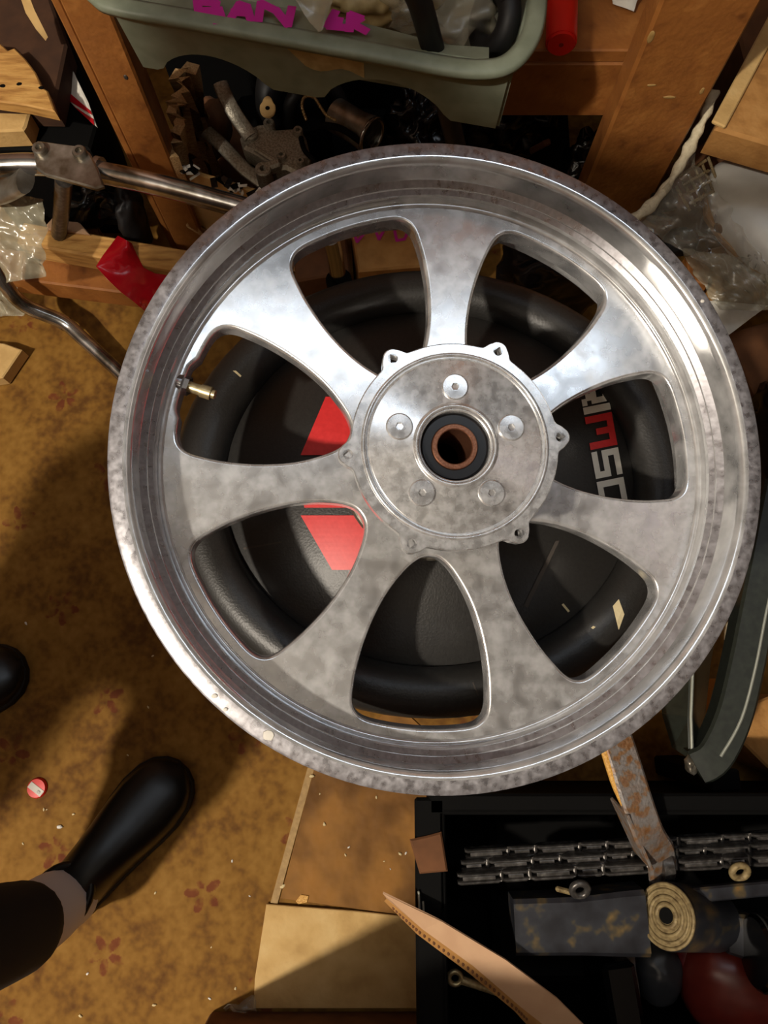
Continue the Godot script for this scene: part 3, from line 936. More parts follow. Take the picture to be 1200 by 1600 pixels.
# ---- bodies from tapered capsules: distance field meshed as surface nets
func field_mesh(b: MB, bones: Array, cell: float, k := 0.03) -> void:
	var lo := Vector3.ONE * 1e9; var hi := -lo
	for o in bones:
		for e in [[o[0], o[1]], [o[2], o[3]]]:
			lo = lo.min(e[0] - Vector3.ONE * (e[1] + k + cell * 2.0)); hi = hi.max(e[0] + Vector3.ONE * (e[1] + k + cell * 2.0))
	var nx := int((hi.x - lo.x) / cell) + 2; var ny := int((hi.y - lo.y) / cell) + 2; var nz := int((hi.z - lo.z) / cell) + 2
	var val := PackedFloat32Array(); val.resize(nx * ny * nz); val.fill(9.0)
	var far := cell * 2.5 + k
	for o in bones:
		var A: Vector3 = o[0]; var B: Vector3 = o[2]; var ra: float = o[1]; var rb: float = o[3]
		var blo := A.min(B) - Vector3.ONE * (maxf(ra, rb) + far); var bhi := A.max(B) + Vector3.ONE * (maxf(ra, rb) + far)
		var AB := B - A; var L := maxf(AB.length_squared(), 1e-9)
		for x in range(maxi(0, int((blo.x - lo.x) / cell)), mini(nx, int((bhi.x - lo.x) / cell) + 1)):
			for y in range(maxi(0, int((blo.y - lo.y) / cell)), mini(ny, int((bhi.y - lo.y) / cell) + 1)):
				for z in range(maxi(0, int((blo.z - lo.z) / cell)), mini(nz, int((bhi.z - lo.z) / cell) + 1)):
					var p := lo + Vector3(x, y, z) * cell
					var s := clampf((p - A).dot(AB) / L, 0.0, 1.0)
					var d := p.distance_to(A + AB * s) - lerpf(ra, rb, s)
					var i := (x * ny + y) * nz + z
					var c := val[i]
					var h := maxf(k - absf(c - d), 0.0) / k
					val[i] = minf(c, d) - h * h * k * 0.25
	var vid := {}
	var P := PackedVector3Array(); var N := PackedVector3Array()
	for x in nx - 1:
		for y in ny - 1:
			for z in nz - 1:
				var i := (x * ny + y) * nz + z
				var c := [val[i], val[i + 1], val[i + nz], val[i + nz + 1], val[i + ny * nz], val[i + ny * nz + 1], val[i + ny * nz + nz], val[i + ny * nz + nz + 1]]
				var m := 0
				for q in 8: if c[q] < 0.0: m += 1
				if m == 0 or m == 8: continue
				var sum := Vector3.ZERO; var cnt := 0
				for e in [[0, 1], [2, 3], [4, 5], [6, 7], [0, 2], [1, 3], [4, 6], [5, 7], [0, 4], [1, 5], [2, 6], [3, 7]]:
					var a: float = c[e[0]]; var d: float = c[e[1]]
					if (a < 0.0) != (d < 0.0):
						var s := a / (a - d)
						var pa := Vector3((e[0] >> 2) & 1, (e[0] >> 1) & 1, e[0] & 1); var pb := Vector3((e[1] >> 2) & 1, (e[1] >> 1) & 1, e[1] & 1)
						sum += pa.lerp(pb, s); cnt += 1
				vid[i] = P.size()
				P.append(lo + (Vector3(x, y, z) + sum / cnt) * cell)
				N.append(Vector3(c[4] + c[5] + c[6] + c[7] - c[0] - c[1] - c[2] - c[3], c[2] + c[3] + c[6] + c[7] - c[0] - c[1] - c[4] - c[5], c[1] + c[3] + c[5] + c[7] - c[0] - c[2] - c[4] - c[6]).normalized())
	for x in range(1, nx - 1):
		for y in range(1, ny - 1):
			for z in range(1, nz - 1):
				var i := (x * ny + y) * nz + z
				var a := val[i] < 0.0
				for ax in 3:
					var st: int = [ny * nz, nz, 1][ax]
					if a == (val[i + st] < 0.0): continue
					var s1: int = [nz, 1, ny * nz][ax]; var s2: int = [1, ny * nz, nz][ax]
					var q := [i, i - s1, i - s1 - s2, i - s2]
					if not (vid.has(q[0]) and vid.has(q[1]) and vid.has(q[2]) and vid.has(q[3])): continue
					var w := [vid[q[0]], vid[q[1]], vid[q[2]], vid[q[3]]]
					b.quad(P[w[0]], P[w[1]], P[w[2]], P[w[3]], N[w[0]], N[w[1]], N[w[2]], N[w[3]])

func shoe(t: Node3D, toe: Vector3, dir: Vector3) -> void:      # a low slip-on; toe and dir lie on the floor
	var d := dir.normalized(); var s := Vector3(-d.z, 0, d.x)
	var heel := toe - d * 0.285
	# stations: distance from heel, half width, top height
	var st := [[0.0, 0.012, 0.05], [0.012, 0.028, 0.075], [0.04, 0.036, 0.088], [0.08, 0.039, 0.09], [0.115, 0.041, 0.086], [0.15, 0.045, 0.076], [0.185, 0.05, 0.064], [0.215, 0.052, 0.055], [0.245, 0.048, 0.047], [0.265, 0.039, 0.04], [0.278, 0.025, 0.032], [0.285, 0.008, 0.024]]
	var b := MB.new()
	var rows := []
	for q in st:
		var l := []
		for k in 15:
			var a := PI * k / 14.0
			var c := signf(cos(a)) * pow(absf(cos(a)), 0.75); var h := pow(sin(a), 0.8)
			l.append(heel + d * q[0] + s * c * q[1] + Vector3(0, 0.018 + h * (q[2] - 0.018), 0))
		rows.append(l)
	sheet(b, rows, 0.002)
	var up := obj("shoe", b, M.shoe, t)
	up.set_meta("label", "black leather slip-on shoe")
	b = MB.new()
	var poly := PackedVector2Array()
	for side in [1.0, -1.0]:
		var seq := range(st.size()) if side > 0 else range(st.size() - 1, -1, -1)
		for k in seq:
			var p: Vector3 = heel + d * st[k][0] + s * side * (st[k][1] + 0.003)
			poly.append(Vector2(p.x, p.z))
	prism(b, poly, 0.0, 0.02, Transform3D(), 0.003)
	obj("sole", b, M.sole, up)
	b = MB.new()
	var ac := heel + d * 0.062 + Vector3(0, 0.082, 0)
	var loop := []
	for k in 25: loop.append(ac + d * cos(TAU * k / 24.0) * 0.05 + s * sin(TAU * k / 24.0) * 0.037 + Vector3(0, -0.006 * cos(TAU * k / 24.0), 0))
	sweep(b, loop, 0.006, [], 10, false)
	obj("collar", b, M.shoe, up)

func person() -> void:
	var t := thing("person", "standing person in dark trousers and black slip-on shoes with a white sock", "person")
	var toe_r := at(283, 1196, 0.02); toe_r.y = 0
	var dir_r := Vector3(0.64, 0, -0.77)
	var toe_l := at(30, 1035, 0.03); toe_l.y = 0
	var dir_l := Vector3(0.9, 0, -0.44)
	shoe(t, toe_r, dir_r); shoe(t, toe_l, dir_l)
	var an_r := toe_r - dir_r.normalized() * 0.225; var an_l := toe_l - dir_l.normalized() * 0.225
	for a in [an_r, an_l]:
		var b := MB.new()
		var path := []; var rad := []
		for k in 9:
			path.append(a + Vector3(0, 0.045 + 0.02 * k, 0) - dir_r * 0.002 * k)
			rad.append(Vector2(0.045, 0.043) if k < 3 else Vector2(0.047, 0.045))
		sweep(b, path, rad, [], 24)
		obj("sock", b, M.sock, t).set_meta("label", "white ribbed sock")
	var hip := Vector3(-0.70, 0.92, 0.22)
	var side := Vector3(0.72, 0, 0.69).normalized()      # towards the right foot
	var kn_r := an_r.lerp(hip, 0.35) + Vector3(0.02, 0, 0) ; kn_r.y = 0.5
	var kn_l := an_l.lerp(hip, 0.4); kn_l.y = 0.5
	var hr := hip + side * 0.1; var hl := hip - side * 0.1
	var b2 := MB.new()
	field_mesh(b2, [[an_r + Vector3(-0.012, 0.172, 0.008), 0.056, kn_r, 0.074], [kn_r, 0.074, hr, 0.092], [an_l + Vector3(-0.004, 0.18, 0.0), 0.056, kn_l, 0.074], [kn_l, 0.074, hl, 0.092], [hr, 0.1, hl, 0.1], [hip + Vector3(0, 0.02, 0), 0.125, hip + Vector3(0, 0.14, 0), 0.125]], 0.0105, 0.03)
	obj("trousers", b2, M.trousers, t).set_meta("label", "dark charcoal trousers")
	# upper body, outside the picture
	var chest := Vector3(-0.755, 1.38, 0.16)
	side = Vector3(-0.5, -0.06, 0.86).normalized()      # the left shoulder is turned forwards
	var sr := chest + side * 0.18 + Vector3(0, 0.06, 0); var sl := chest - side * 0.18 + Vector3(0, 0.06, 0)
	var hand_r := Vector3(-0.86, 0.84, 0.44); var hand_l := Vector3(-0.14, 1.24, -0.03)
	var el_r := sr + Vector3(-0.03, -0.29, 0.05); var el_l := sl.lerp(hand_l, 0.5) + Vector3(0, -0.11, -0.03)
	var b3 := MB.new()
	field_mesh(b3, [[hip + Vector3(0, 0.1, 0), 0.13, chest, 0.145], [chest + side * 0.09, 0.11, chest - side * 0.09, 0.11], [sr, 0.066, el_r, 0.052], [el_r, 0.052, hand_r.lerp(el_r, 0.22), 0.038], [sl, 0.066, el_l, 0.052], [el_l, 0.052, hand_l.lerp(el_l, 0.22), 0.038], [chest + side * 0.09, 0.1, sr, 0.06], [chest - side * 0.09, 0.1, sl, 0.06]], 0.022, 0.05)
	obj("jacket", b3, M.jacket, t)
	var neck := chest + Vector3(0.02, 0.15, -0.02); var head := neck + Vector3(0.07, 0.16, -0.06)
	var face := Vector3(0.75, -0.35, -0.56).normalized()
	var b4 := MB.new()
	field_mesh(b4, [[chest + Vector3(0, 0.06, 0), 0.06, neck, 0.052], [neck, 0.05, head, 0.06], [head + Vector3(0, 0.035, 0), 0.088, head + face * 0.03 + Vector3(0, -0.03, 0), 0.072], [head + face * 0.085 + Vector3(0, 0.01, 0), 0.012, head + face * 0.108 + Vector3(0, -0.022, 0), 0.015], [head + side * 0.085, 0.022, head + side * 0.09 + Vector3(0, -0.03, 0), 0.016], [head - side * 0.085, 0.022, head - side * 0.09 + Vector3(0, -0.03, 0), 0.016]], 0.011, 0.02)
	var hd := obj("head", b4, M.skin, t)
	b4 = MB.new()
	field_mesh(b4, [[head + Vector3(-0.015, 0.07, 0.015), 0.088, head + Vector3(-0.035, 0.0, 0.03), 0.082]], 0.014, 0.02)
	obj("hair", b4, M.hair, hd)
	for sg in [-1.0, 1.0]:
		b4 = MB.new()
		blob(b4, head + face * 0.094 + side * 0.032 * sg + Vector3(0, 0.018, 0), Vector3.ONE * 0.011, 0.0, 1.0, 1, 12, 8)
		obj("eye", b4, M.eye, hd)
	b4 = MB.new()
	box(b4, Transform3D(along(side, face), head + face * 0.096 + Vector3(0, -0.055, 0)), Vector3(0.045, 0.006, 0.007), 0.002)
	obj("mouth", b4, M.red_dark, hd)
	# one hand holds the telephone, the other hangs
	var ph := Vector3(0, 1.232, 0.005)
	for hd2 in [[hand_r, el_r, Vector3(-0.84, 0.68, 0.44)], [hand_l, el_l, Vector3(-0.03, 1.222, -0.03)]]:
		var w: Vector3 = hd2[0].lerp(hd2[1], 0.24)
		var grip: Vector3 = hd2[2]
		var fw: Vector3 = (grip - w).normalized()
		var palm: Vector3 = w + fw * 0.075
		var sd := fw.cross(Vector3.UP).normalized()
		var bones := [[w, 0.027, palm + sd * 0.018, 0.02], [w, 0.027, palm - sd * 0.018, 0.02]]
		var len4 := [0.062, 0.074, 0.07, 0.055]
		for f in 4:
			var r0: Vector3 = palm + sd * (0.03 - f * 0.02)
			var r1: Vector3 = r0 + fw * len4[f] * 0.5 + Vector3(0, -0.006, 0)
			var r2: Vector3 = r1 + fw * len4[f] * 0.4 + Vector3(0, 0.012, 0)
			bones.append([r0, 0.0095, r1, 0.009]); bones.append([r1, 0.009, r2, 0.008])
		var th0: Vector3 = palm - fw * 0.045 + sd * 0.03
		bones.append([th0, 0.012, th0 + sd * 0.022 + fw * 0.03 + Vector3(0, 0.02, 0), 0.0105])
		bones.append([th0 + sd * 0.022 + fw * 0.03 + Vector3(0, 0.02, 0), 0.0105, th0 + sd * 0.02 + fw * 0.058 + Vector3(0, 0.03, 0), 0.009])
		b4 = MB.new()
		field_mesh(b4, bones, 0.005, 0.008)
		obj("hand", b4, M.skin, t)
	b4 = MB.new()
	box(b4, Transform3D(Basis(Vector3.RIGHT, -TILT), Vector3(0.0, 1.214, -0.02)), Vector3(0.075, 0.009, 0.16), 0.003)
	tag(obj("telephone", b4, M.phone), "slim black telephone held level over the wheel", "telephone")

# ---- helpers for small things
func slab(called: String, pts: Array, h: float, thick: float, m: Material, label: String, cat: String, bev := 0.002, group := "") -> MeshInstance3D:
	var b := MB.new()
	prism(b, pxpoly(pts, h), h - thick, h, Transform3D(), bev)
	var o := obj(called, b, m)
	tag(o, label, cat, group)
	return o

func bar(b: MB, p0: Vector3, p1: Vector3, w: float, h: float, bev := 0.002) -> void:
	box(b, Transform3D(along(p1 - p0), (p0 + p1) * 0.5), Vector3(p0.distance_to(p1), h, w), bev)

func P(px: float, py: float, h: float) -> Vector3: return at(px, py, h)

func path_px(pts: Array, sub := 6) -> Array:
	var out := []
	for p in pts: out.append(at(p[0], p[1], p[2]))
	return smooth_path(out, sub)

func stroke(b: MB, pts: Array, w: float, lift := 0.0) -> void:      # a flat marker stroke along points, each piece laid on the last
	for i in pts.size() - 1:
		var up := Vector3(0, lift + 0.00004 * b.v.size() / 6.0, 0)
		var p: Vector3 = pts[i] + up; var q: Vector3 = pts[i + 1] + up
		var d := (q - p).normalized()
		var s := d.cross(Vector3.UP).normalized() * w * 0.5
		p -= d * w * 0.3; q += d * w * 0.3
		b.fquad(p - s, p + s, q + s, q - s, Vector3.UP)

# ---- shelving at the back
func shelving() -> void:
	var Z := -0.76
	var x0 := atz(92, 0, Z).x; var x1 := atz(165, 0, Z).x
	var t := thing("wooden_post", "brown painted wooden post beside the torn carton, doubled with a narrow batten", "post", Vector3((x0 + x1) * 0.5, 0, Z - 0.022))
	var b := MB.new()
	box(b, Transform3D(Basis(), Vector3(0, 1.0, 0)), Vector3(x1 - x0, 2.0, 0.044), 0.003)
	obj("upright", b, M.paint, t)
	var xb := atz(69, 0, Z).x
	b = MB.new()
	box(b, Transform3D(Basis(), Vector3((xb - x1) * 0.5 - 0.0015, 1.0, -0.012)), Vector3(x0 - xb - 0.004, 2.0, 0.044), 0.003)
	obj("batten", b, M.paint, t)
	b = MB.new()
	var hp := atz(197, 121, Z)
	blob(b, hp - t.position, Vector3(0.003, 0.004, 0.0015), 0.2, 90.0, 2, 10, 8)
	obj("nail_head", b, M.dark_steel, t)
	x0 = atz(1033, 0, Z).x; x1 = atz(1192, 0, Z).x
	t = thing("wooden_post", "wide brown painted post with chipped edges beside the clear plastic bag", "post", Vector3((x0 + x1) * 0.5, 0, Z - 0.022))
	b = MB.new()
	box(b, Transform3D(Basis(), Vector3(0, 1.0, 0)), Vector3(x1 - x0, 2.0, 0.044), 0.004)
	obj("upright", b, M.paint, t)
	b = MB.new()
	for q in [[1017, 58, 0.004, 0.009], [1046, 152, 0.009, 0.0025], [1097, 142, 0.003, 0.006], [1018, 133, 0.006, 0.002]]:
		var w := atz(q[0], q[1], Z)
		b = MB.new()
		blob(b, w - t.position, Vector3(q[2], q[3], 0.0012), 0.3, 120.0, 4, 10, 8)
		obj("chipped_paint", b, M.seam, t)
	# rail and shelf board between the posts
	b = MB.new()
	var ra := atz(900, 103, -0.80).y; var rb := atz(900, 186, -0.80).y
	box(b, Transform3D(Basis(), Vector3(0.26, (ra + rb) * 0.5, -0.822)), Vector3(0.2, ra - rb, 0.036), 0.003)
	tag(obj("shelf_rail", b, M.paint), "short brown painted rail between the grey bin and the wide post", "rail")
	b = MB.new()
	box(b, Transform3D(Basis(), Vector3(0.29, ra + 0.01, -1.10)), Vector3(0.26, 0.02, 0.59), 0.002)
	tag(obj("shelf_board", b, M.paint), "brown shelf board under the red tube", "shelf")
	b = MB.new()
	var rc := atz(1150, 198, -0.80).y; var rd := atz(1150, 275, -0.80).y
	box(b, Transform3D(Basis(), Vector3(0.93, (rc + rd) * 0.5, -0.822)), Vector3(0.72, rc - rd, 0.04), 0.003)
	tag(obj("shelf_rail", b, M.paint), "brown rail below the slanted carton, right of the wide post", "rail")
	b = MB.new()
	box(b, Transform3D(Basis(), Vector3(0, 0.9, -1.42)), Vector3(3.0, 1.8, 0.02), 0.002)
	tag(obj("back_panel", b, M.card_dark), "dark brown board closing the shelves at the back", "panel")

# ---- what stands and lies to the left of the posts
func left_side() -> void:
	var b: MB
	slab("carton", [[-60, -60], [58, -60], [104, 70], [84, 166], [-60, 164]], 0.27, 0.045, M.card_shade, "carton under the splintered pale board, its shade painted in as dark brown", "box", 0.004)
	var o := slab("splintered_board", [[-60, 62], [0, 67], [12, 78], [22, 74], [40, 92], [55, 112], [66, 136], [74, 141], [86, 174], [40, 164], [-60, 150]], 0.295, 0.02, M.bare_wood, "pale splintered board end with nail holes", "board")
	b = MB.new()
	for q in [[4, 134], [30, 131], [64, 137]]:
		blob(b, P(q[0], q[1], 0.2951), Vector3(0.0045, 0.0008, 0.003), 0.3, 100.0, 5, 10, 6)
	obj("nail_hole", b, M.black, o)
	slab("pale_box", [[-60, 172], [46, 176], [40, 197], [36, 203], [-60, 207]], 0.26, 0.036, M.card_pale, "small pale carton under the splintered board", "box", 0.003)
	b = MB.new()
	sheet(b, [[P(30, -10, 0.33), P(44, -10, 0.33)], [P(40, 20, 0.32), P(54, 16, 0.32)], [P(56, 45, 0.31), P(66, 40, 0.31)], [P(72, 62, 0.3), P(75, 58, 0.3)]], 0.004)
	tag(obj("wood_splinter", b, M.card_pale), "long curved pale splinter lying on the dark carton", "splinter")
	# packet
	var pk := thing("packet", "white and red paper packet wedged beside the brown post", "packet")
	b = MB.new()
	var A := P(110, 103, 0.24); var B := P(95, 146, 0.228); var C := P(151, 198, 0.228); var D := P(138, 160, 0.232)
	sheet(b, [[A, D], [B, C]], 0.004, false)
	obj("wrapper", b, M.paper, pk)
	b = MB.new()
	var up := Vector3(0, 0.0022, 0.0022)
	sheet(b, [[B.lerp(A, 0.25) + up, D.lerp(C, 0.35) + up], [B.lerp(C, 0.15) + up, C.lerp(D, 0.5) + up]], 0.001, false)
	sheet(b, [[B.lerp(C, 0.35) + up, C.lerp(D, 0.32) + up], [B.lerp(C, 0.55) + up, C.lerp(B, 0.05) + up]], 0.001, false)
	obj("red_print", b, M.red_film, pk)
	# black plastic covers in the gap
	b = MB.new()
	blob(b, P(150, 318, 0.12), Vector3(0.055, 0.05, 0.035), 0.7, 9.0, 31, 30, 20)
	tag(obj("plastic_cover", b, M.gloss_black), "crumpled glossy black plastic cover behind the wooden plank", "cover")
	b = MB.new()
	blob(b, P(205, 330, 0.12), Vector3(0.022, 0.06, 0.04), 0.6, 14.0, 33, 24, 18)
	tag(obj("plastic_cover", b, M.rubber), "narrow scuffed black cover leaning at the brown post", "cover")
	slab("shade_block", [[-70, -50], [60, -50], [118, 85], [152, 190], [140, 232], [-70, 232]], 0.222, 0.222, M.black, "plain black block standing for the shaded front below the cartons beside the brown post", "case", 0.004)  # black colour stands in for the carton front lying in shade
	# wooden planks on the floor in front of the posts
	b = MB.new()
	bar(b, P(40, 375, 0.10), P(330, 425, 0.10), 0.04, 0.045, 0.003)
	tag(obj("wooden_plank", b, M.bare_wood), "pale wooden plank under the red film", "plank")
	b = MB.new()
	bar(b, P(-20, 418, 0.05), P(330, 462, 0.05), 0.055, 0.05, 0.003)
	tag(obj("wooden_plank", b, M.paint), "brown painted plank lying below the pale plank", "plank")
	b = MB.new()
	bar(b, P(110, 372, 0.04), P(110, 385, 0.04), 0.12, 0.07, 0.003)
	tag(obj("wooden_block", b, M.bare_wood), "wooden block carrying the pale plank", "block")
	slab("peach_card", [[72, 350], [84, 336], [98, 329], [112, 334], [128, 352], [140, 366], [110, 362], [74, 358]], 0.128, 0.006, M.card_pink, "rounded peach card standing behind the pale plank", "card")
	# red film
	b = MB.new()
	var rows := []
	for e in [[[184, 368], [206, 380]], [[172, 384], [215, 400]], [[160, 400], [224, 418]], [[150, 416], [242, 427]], [[168, 436], [262, 430]], [[190, 457], [258, 444]], [[212, 474], [250, 460]], [[226, 486], [240, 474]]]:
		var l := []
		for k in 7:
			var s := k / 6.0
			l.append(P(lerpf(e[0][0], e[1][0], s), lerpf(e[0][1], e[1][1], s), 0.135 + 0.014 * sin(s * 3.6 + e[0][1] * 0.05)))
		rows.append(l)
	sheet(b, rows, 0.0012)
	tag(obj("red_film", b, M.red_film), "glossy crimson plastic film folded over the pale plank", "film")
	# chrome crash bar with clamp
	var t := thing("crash_bar", "thick scratched chrome tube with a bolted clamp, running under the wheel", "tube")
	b = MB.new()
	sweep(b, path_px([[-60, 268, 0.33], [10, 258, 0.33], [80, 258, 0.33], [150, 268, 0.33], [250, 290, 0.33], [370, 322, 0.325], [470, 352, 0.32]]), 0.0145, [], 20)
	obj("tube", b, M.old_chrome, t)
	b = MB.new()
	prism(b, pxpoly([[50, 226], [58, 219], [128, 228], [140, 238], [152, 262], [162, 290], [150, 294], [70, 272], [56, 262]], 0.352), 0.344, 0.352, Transform3D(), 0.002)
	var cl := obj("clamp", b, M.rusty_chrome, t)
	for q in [[64, 236], [126, 241]]:
		b = MB.new()
		lathe(b, [Vector2(0.0095, 0.0), Vector2(0.0095, 0.006), Vector2(0.008, 0.008), Vector2(0.0045, 0.008), Vector2(0.004, 0.003), Vector2(0.0, 0.003)], 18, Transform3D(Basis(), P(q[0], q[1], 0.352)))
		obj("bolt", b, M.rusty_chrome, cl)
	b = MB.new()
	sweep(b, [P(150, 266, 0.33), P(158, 268, 0.33)], 0.0185, [], 22)
	obj("collar", b, M.old_chrome, t)
	b = MB.new()
	sweep(b, path_px([[100, 280, 0.31], [96, 330, 0.2], [92, 366, 0.126]]), 0.012, [], 12)
	obj("strut", b, M.dark_steel, t)
	b = MB.new()
	sweep(b, path_px([[40, 280, 0.33], [10, 296, 0.30], [-30, 300, 0.28]]), Vector2(0.022, 0.012), [], 14)
	obj("lug", b, M.rusty_chrome, t)
	# bent chrome tube
	t = thing("bent_tube", "thin bent chrome tube with a kink, sloping down to the wheel", "tube")
	b = MB.new()
	sweep(b, path_px([[-60, 330, 0.20], [-18, 400, 0.16], [8, 445, 0.125], [40, 478, 0.085], [98, 503, 0.055], [128, 528, 0.045], [190, 585, 0.03], [260, 655, 0.0125]]), 0.012, [], 18)
	obj("tube", b, M.old_chrome, t)
	b = MB.new()
	sweep(b, [P(96, 502, 0.052), P(104, 507, 0.05)], 0.0135, [], 18)
	obj("joint", b, M.old_chrome, t)
	# bubble wrap
	b = MB.new()
	sheet(b, crumple(P(-40, 290, 0.26), P(72, 312, 0.26), P(72, 432, 0.19), P(10, 442, 0.19), 22, 30, 0.016, 14.0, 51), 0.0008)
	tag(obj("bubble_wrap", b, M.milky), "crumpled clear bubble wrap hanging over the chrome bar", "wrap")
	b = MB.new()
	sheet(b, crumple(P(-60, 440, 0.05), P(30, 450, 0.05), P(48, 492, 0.03), P(-60, 500, 0.03), 20, 12, 0.02, 20.0, 52), 0.0008)
	tag(obj("bubble_wrap", b, M.milky), "flat crumpled clear wrap below the bent chrome tube", "wrap")
	slab("board_offcut", [[-60, 530], [6, 536], [34, 546], [4, 590], [-60, 600]], 0.03, 0.028, M.card_pale, "pale board offcut with a dark edge lying on the floor", "board")

# ---- grey bin on the shelf, torn carton and the parts between the posts
func bin_and_parts() -> void:
	var b: MB
	var t := thing("storage_bin", "grey-green plastic bin with arched feet and pink marker writing on its rim", "bin")
	# front wall: outline across (px of the foot line) with arches, leaning outwards to the rim
	var hb := 0.435; var hr := 0.54
	var L0 := P(225, 100, hb); var R0 := P(775, 196, hb); var L1 := P(172, 2, hr); var R1 := P(800, 100, hr)
	var N := 48
	var rows := []
	for i in 9:
		var l := []
		for k in N + 1:
			var u := float(k) / N
			var arch := 0.0
			for c in [[0.06, 0.36, 0.42], [0.52, 0.86, 0.5]]:
				if u > c[0] and u < c[1]:
					var q: float = (u - c[0]) / (c[1] - c[0])
					arch = maxf(arch, c[2] * pow(sin(PI * q), 0.6))
			var v := lerpf(arch, 1.0, i / 8.0)
			l.append(L0.lerp(R0, u).lerp(L1.lerp(R1, u), v))
		rows.append(l)
	b = MB.new()
	sheet(b, rows, 0.004)
	obj("front_wall", b, M.bin, t)
	# rim: broad flat band round the opening
	var outer := [[100, -60], [150, -8], [186, 10], [330, 36], [560, 78], [700, 104], [764, 108], [800, 96], [826, 64], [838, 20], [842, -60]]
	b = MB.new()
	var path := []
	for q in outer: path.append(P(q[0], q[1], hr))
	path = smooth_path(path, 5)
	var prof := [Vector2(-1, -1), Vector2(-0.2, -1.2), Vector2(0.8, -0.9), Vector2(1, 0), Vector2(0.7, 0.8), Vector2(-0.4, 0.9), Vector2(-1, 0.4)]
	sweep(b, path, Vector2(0.011, 0.007), prof, 7, true)
	obj("rim", b, M.bin, t)
	b = MB.new()
	var band := []
	for w in [0.0, 1.0]:
		var l := []
		for q in [[150, -14, -30], [186, 4, -24], [330, 30, -10], [560, 72, 34], [700, 98, 70], [764, 100, 74]]:
			l.append(P(q[0], q[1] if w == 0.0 else q[2], hr + 0.002 - 0.012 * w))
		band.append(l)
	sheet(b, band, 0.003)
	obj("rim_band", b, M.bin, t)
	b = MB.new()
	var side := []
	for i in 5:
		var l := []
		for k in 9:
			var s := k / 8.0
			var top := P(lerpf(800, 838, s), lerpf(100, -60, s), hr); var bot := P(lerpf(775, 800, s), lerpf(196, 20, s), hb)
			l.append(top.lerp(bot, i / 4.0))
		side.append(l)
	sheet(b, side, 0.004)
	obj("side_wall", b, M.bin, t)
	b = MB.new()
	prism(b, pxpoly([[240, 60], [770, 150], [790, 0], [230, -60]], 0.44), 0.43, 0.44)
	obj("bottom", b, M.bin, t)
	# marker letters, as far as they show: B A N, then E R
	b = MB.new()
	var hl := hr + 0.0045
	var lt := [[[[308, -4], [312, 24]], [[310, 0], [338, 2], [336, 14], [312, 14]], [[314, 22], [346, 24], [342, 12]], [[340, 24], [340, 32]]], [[[362, 24], [374, 4], [386, 8], [392, 28]], [[364, 16], [388, 18]]], [[[404, 28], [408, 2], [432, 14], [450, 36], [456, 10]]], [[[512, 38], [524, 16]], [[514, 38], [536, 40]], [[520, 28], [532, 30]]], [[[546, 44], [548, 20], [564, 26], [550, 34], [572, 46]]]]
	for letter in lt:
		b = MB.new()
		for s in letter:
			var pts := []
			for q in s: pts.append(P(q[0], q[1] + 4, hl))
			stroke(b, pts, 0.0095, 0.001)
		obj("marker_letter", b, M.pink, t)
	b = MB.new()
	box(b, Transform3D(Basis(), Vector3(-0.13, 0.215, -1.22)), Vector3(0.52, 0.426, 0.3), 0.004)
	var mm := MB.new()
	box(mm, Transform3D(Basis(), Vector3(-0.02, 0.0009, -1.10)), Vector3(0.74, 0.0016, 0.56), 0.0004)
	tag(obj("shade_mat", mm, M.black), "thin black mat added on the floor to stand for the shade in the bay", "mat")  # added black sheet: paints the bay's shade over the lit floor
	mm = MB.new()
	blob(mm, P(868, 425, 0.13), Vector3(0.085, 0.13, 0.065), 0.35, 9.0, 85, 40, 26)
	tag(obj("black_sack", mm, M.black_bag), "tall black sack added behind the stool to darken the floor seen through the spokes", "sack")  # added sack, hides the bright floor so this gap stays dark
	tag(obj("added_chest", b, M.black), "plain black chest added to carry the grey bin and darken the bay", "chest")  # added body: holds the bin, its black stands for the bay's shade
	# things in and on the bin
	b = MB.new()
	var tl := []
	for i in 4:
		var l := []
		for k in 9:
			var u := lerpf(0.42 + 0.02 * i, 0.635, k / 8.0); var v := lerpf(0.84, 0.5 - 0.05 * sin(k * 0.9), i / 3.0)
			l.append(L0.lerp(R0, u).lerp(L1.lerp(R1, u), v) + Vector3(0.0, 0.003, 0.0045))
		tl.append(l)
	sheet(b, tl, 0.001)
	tag(obj("tape_label", b, M.tape), "tan paper tape label stuck below the bin's rim", "label")
	b = MB.new()
	sheet(b, crumple(P(440, -30, 0.568), P(530, -30, 0.568), P(505, 50, 0.556), P(498, 52, 0.556), 10, 12, 0.006, 16.0, 62), 0.0008)
	tag(obj("plastic_flap", b, M.milky), "clear plastic bag corner folded over the bin's pink writing", "bag")
	b = MB.new()
	blob(b, P(700, -2, 0.505), Vector3(0.075, 0.03, 0.05), 0.55, 22.0, 63, 40, 26)
	tag(obj("plastic_bag", b, M.milky), "clear crinkled plastic bag of small parts inside the grey bin", "bag")
	b = MB.new()
	blob(b, P(580, -6, 0.49), Vector3(0.07, 0.03, 0.03), 0.5, 26.0, 64, 36, 22)
	tag(obj("wrapped_part", b, M.tape), "brownish wrapped part lying in the grey bin beside the hose", "part")
	b = MB.new()
	sweep(b, ring_path(P(772, 32, 0.51), 0.027, Basis(Vector3(0.3, 0, 1).normalized(), 1.1), 30), 0.013, [], 14, false)
	tag(obj("rubber_ring", b, M.rubber), "thick black rubber ring in the corner of the grey bin", "ring")
	b = MB.new()
	sweep(b, path_px([[610, -70, 0.62], [650, -10, 0.60], [672, 60, 0.545], [690, 130, 0.48], [706, 200, 0.40], [722, 262, 0.30], [735, 320, 0.2]]), 0.0125, [], 16)
	tag(obj("rubber_hose", b, M.rubber), "smooth black rubber hose hanging out of the grey bin", "hose")
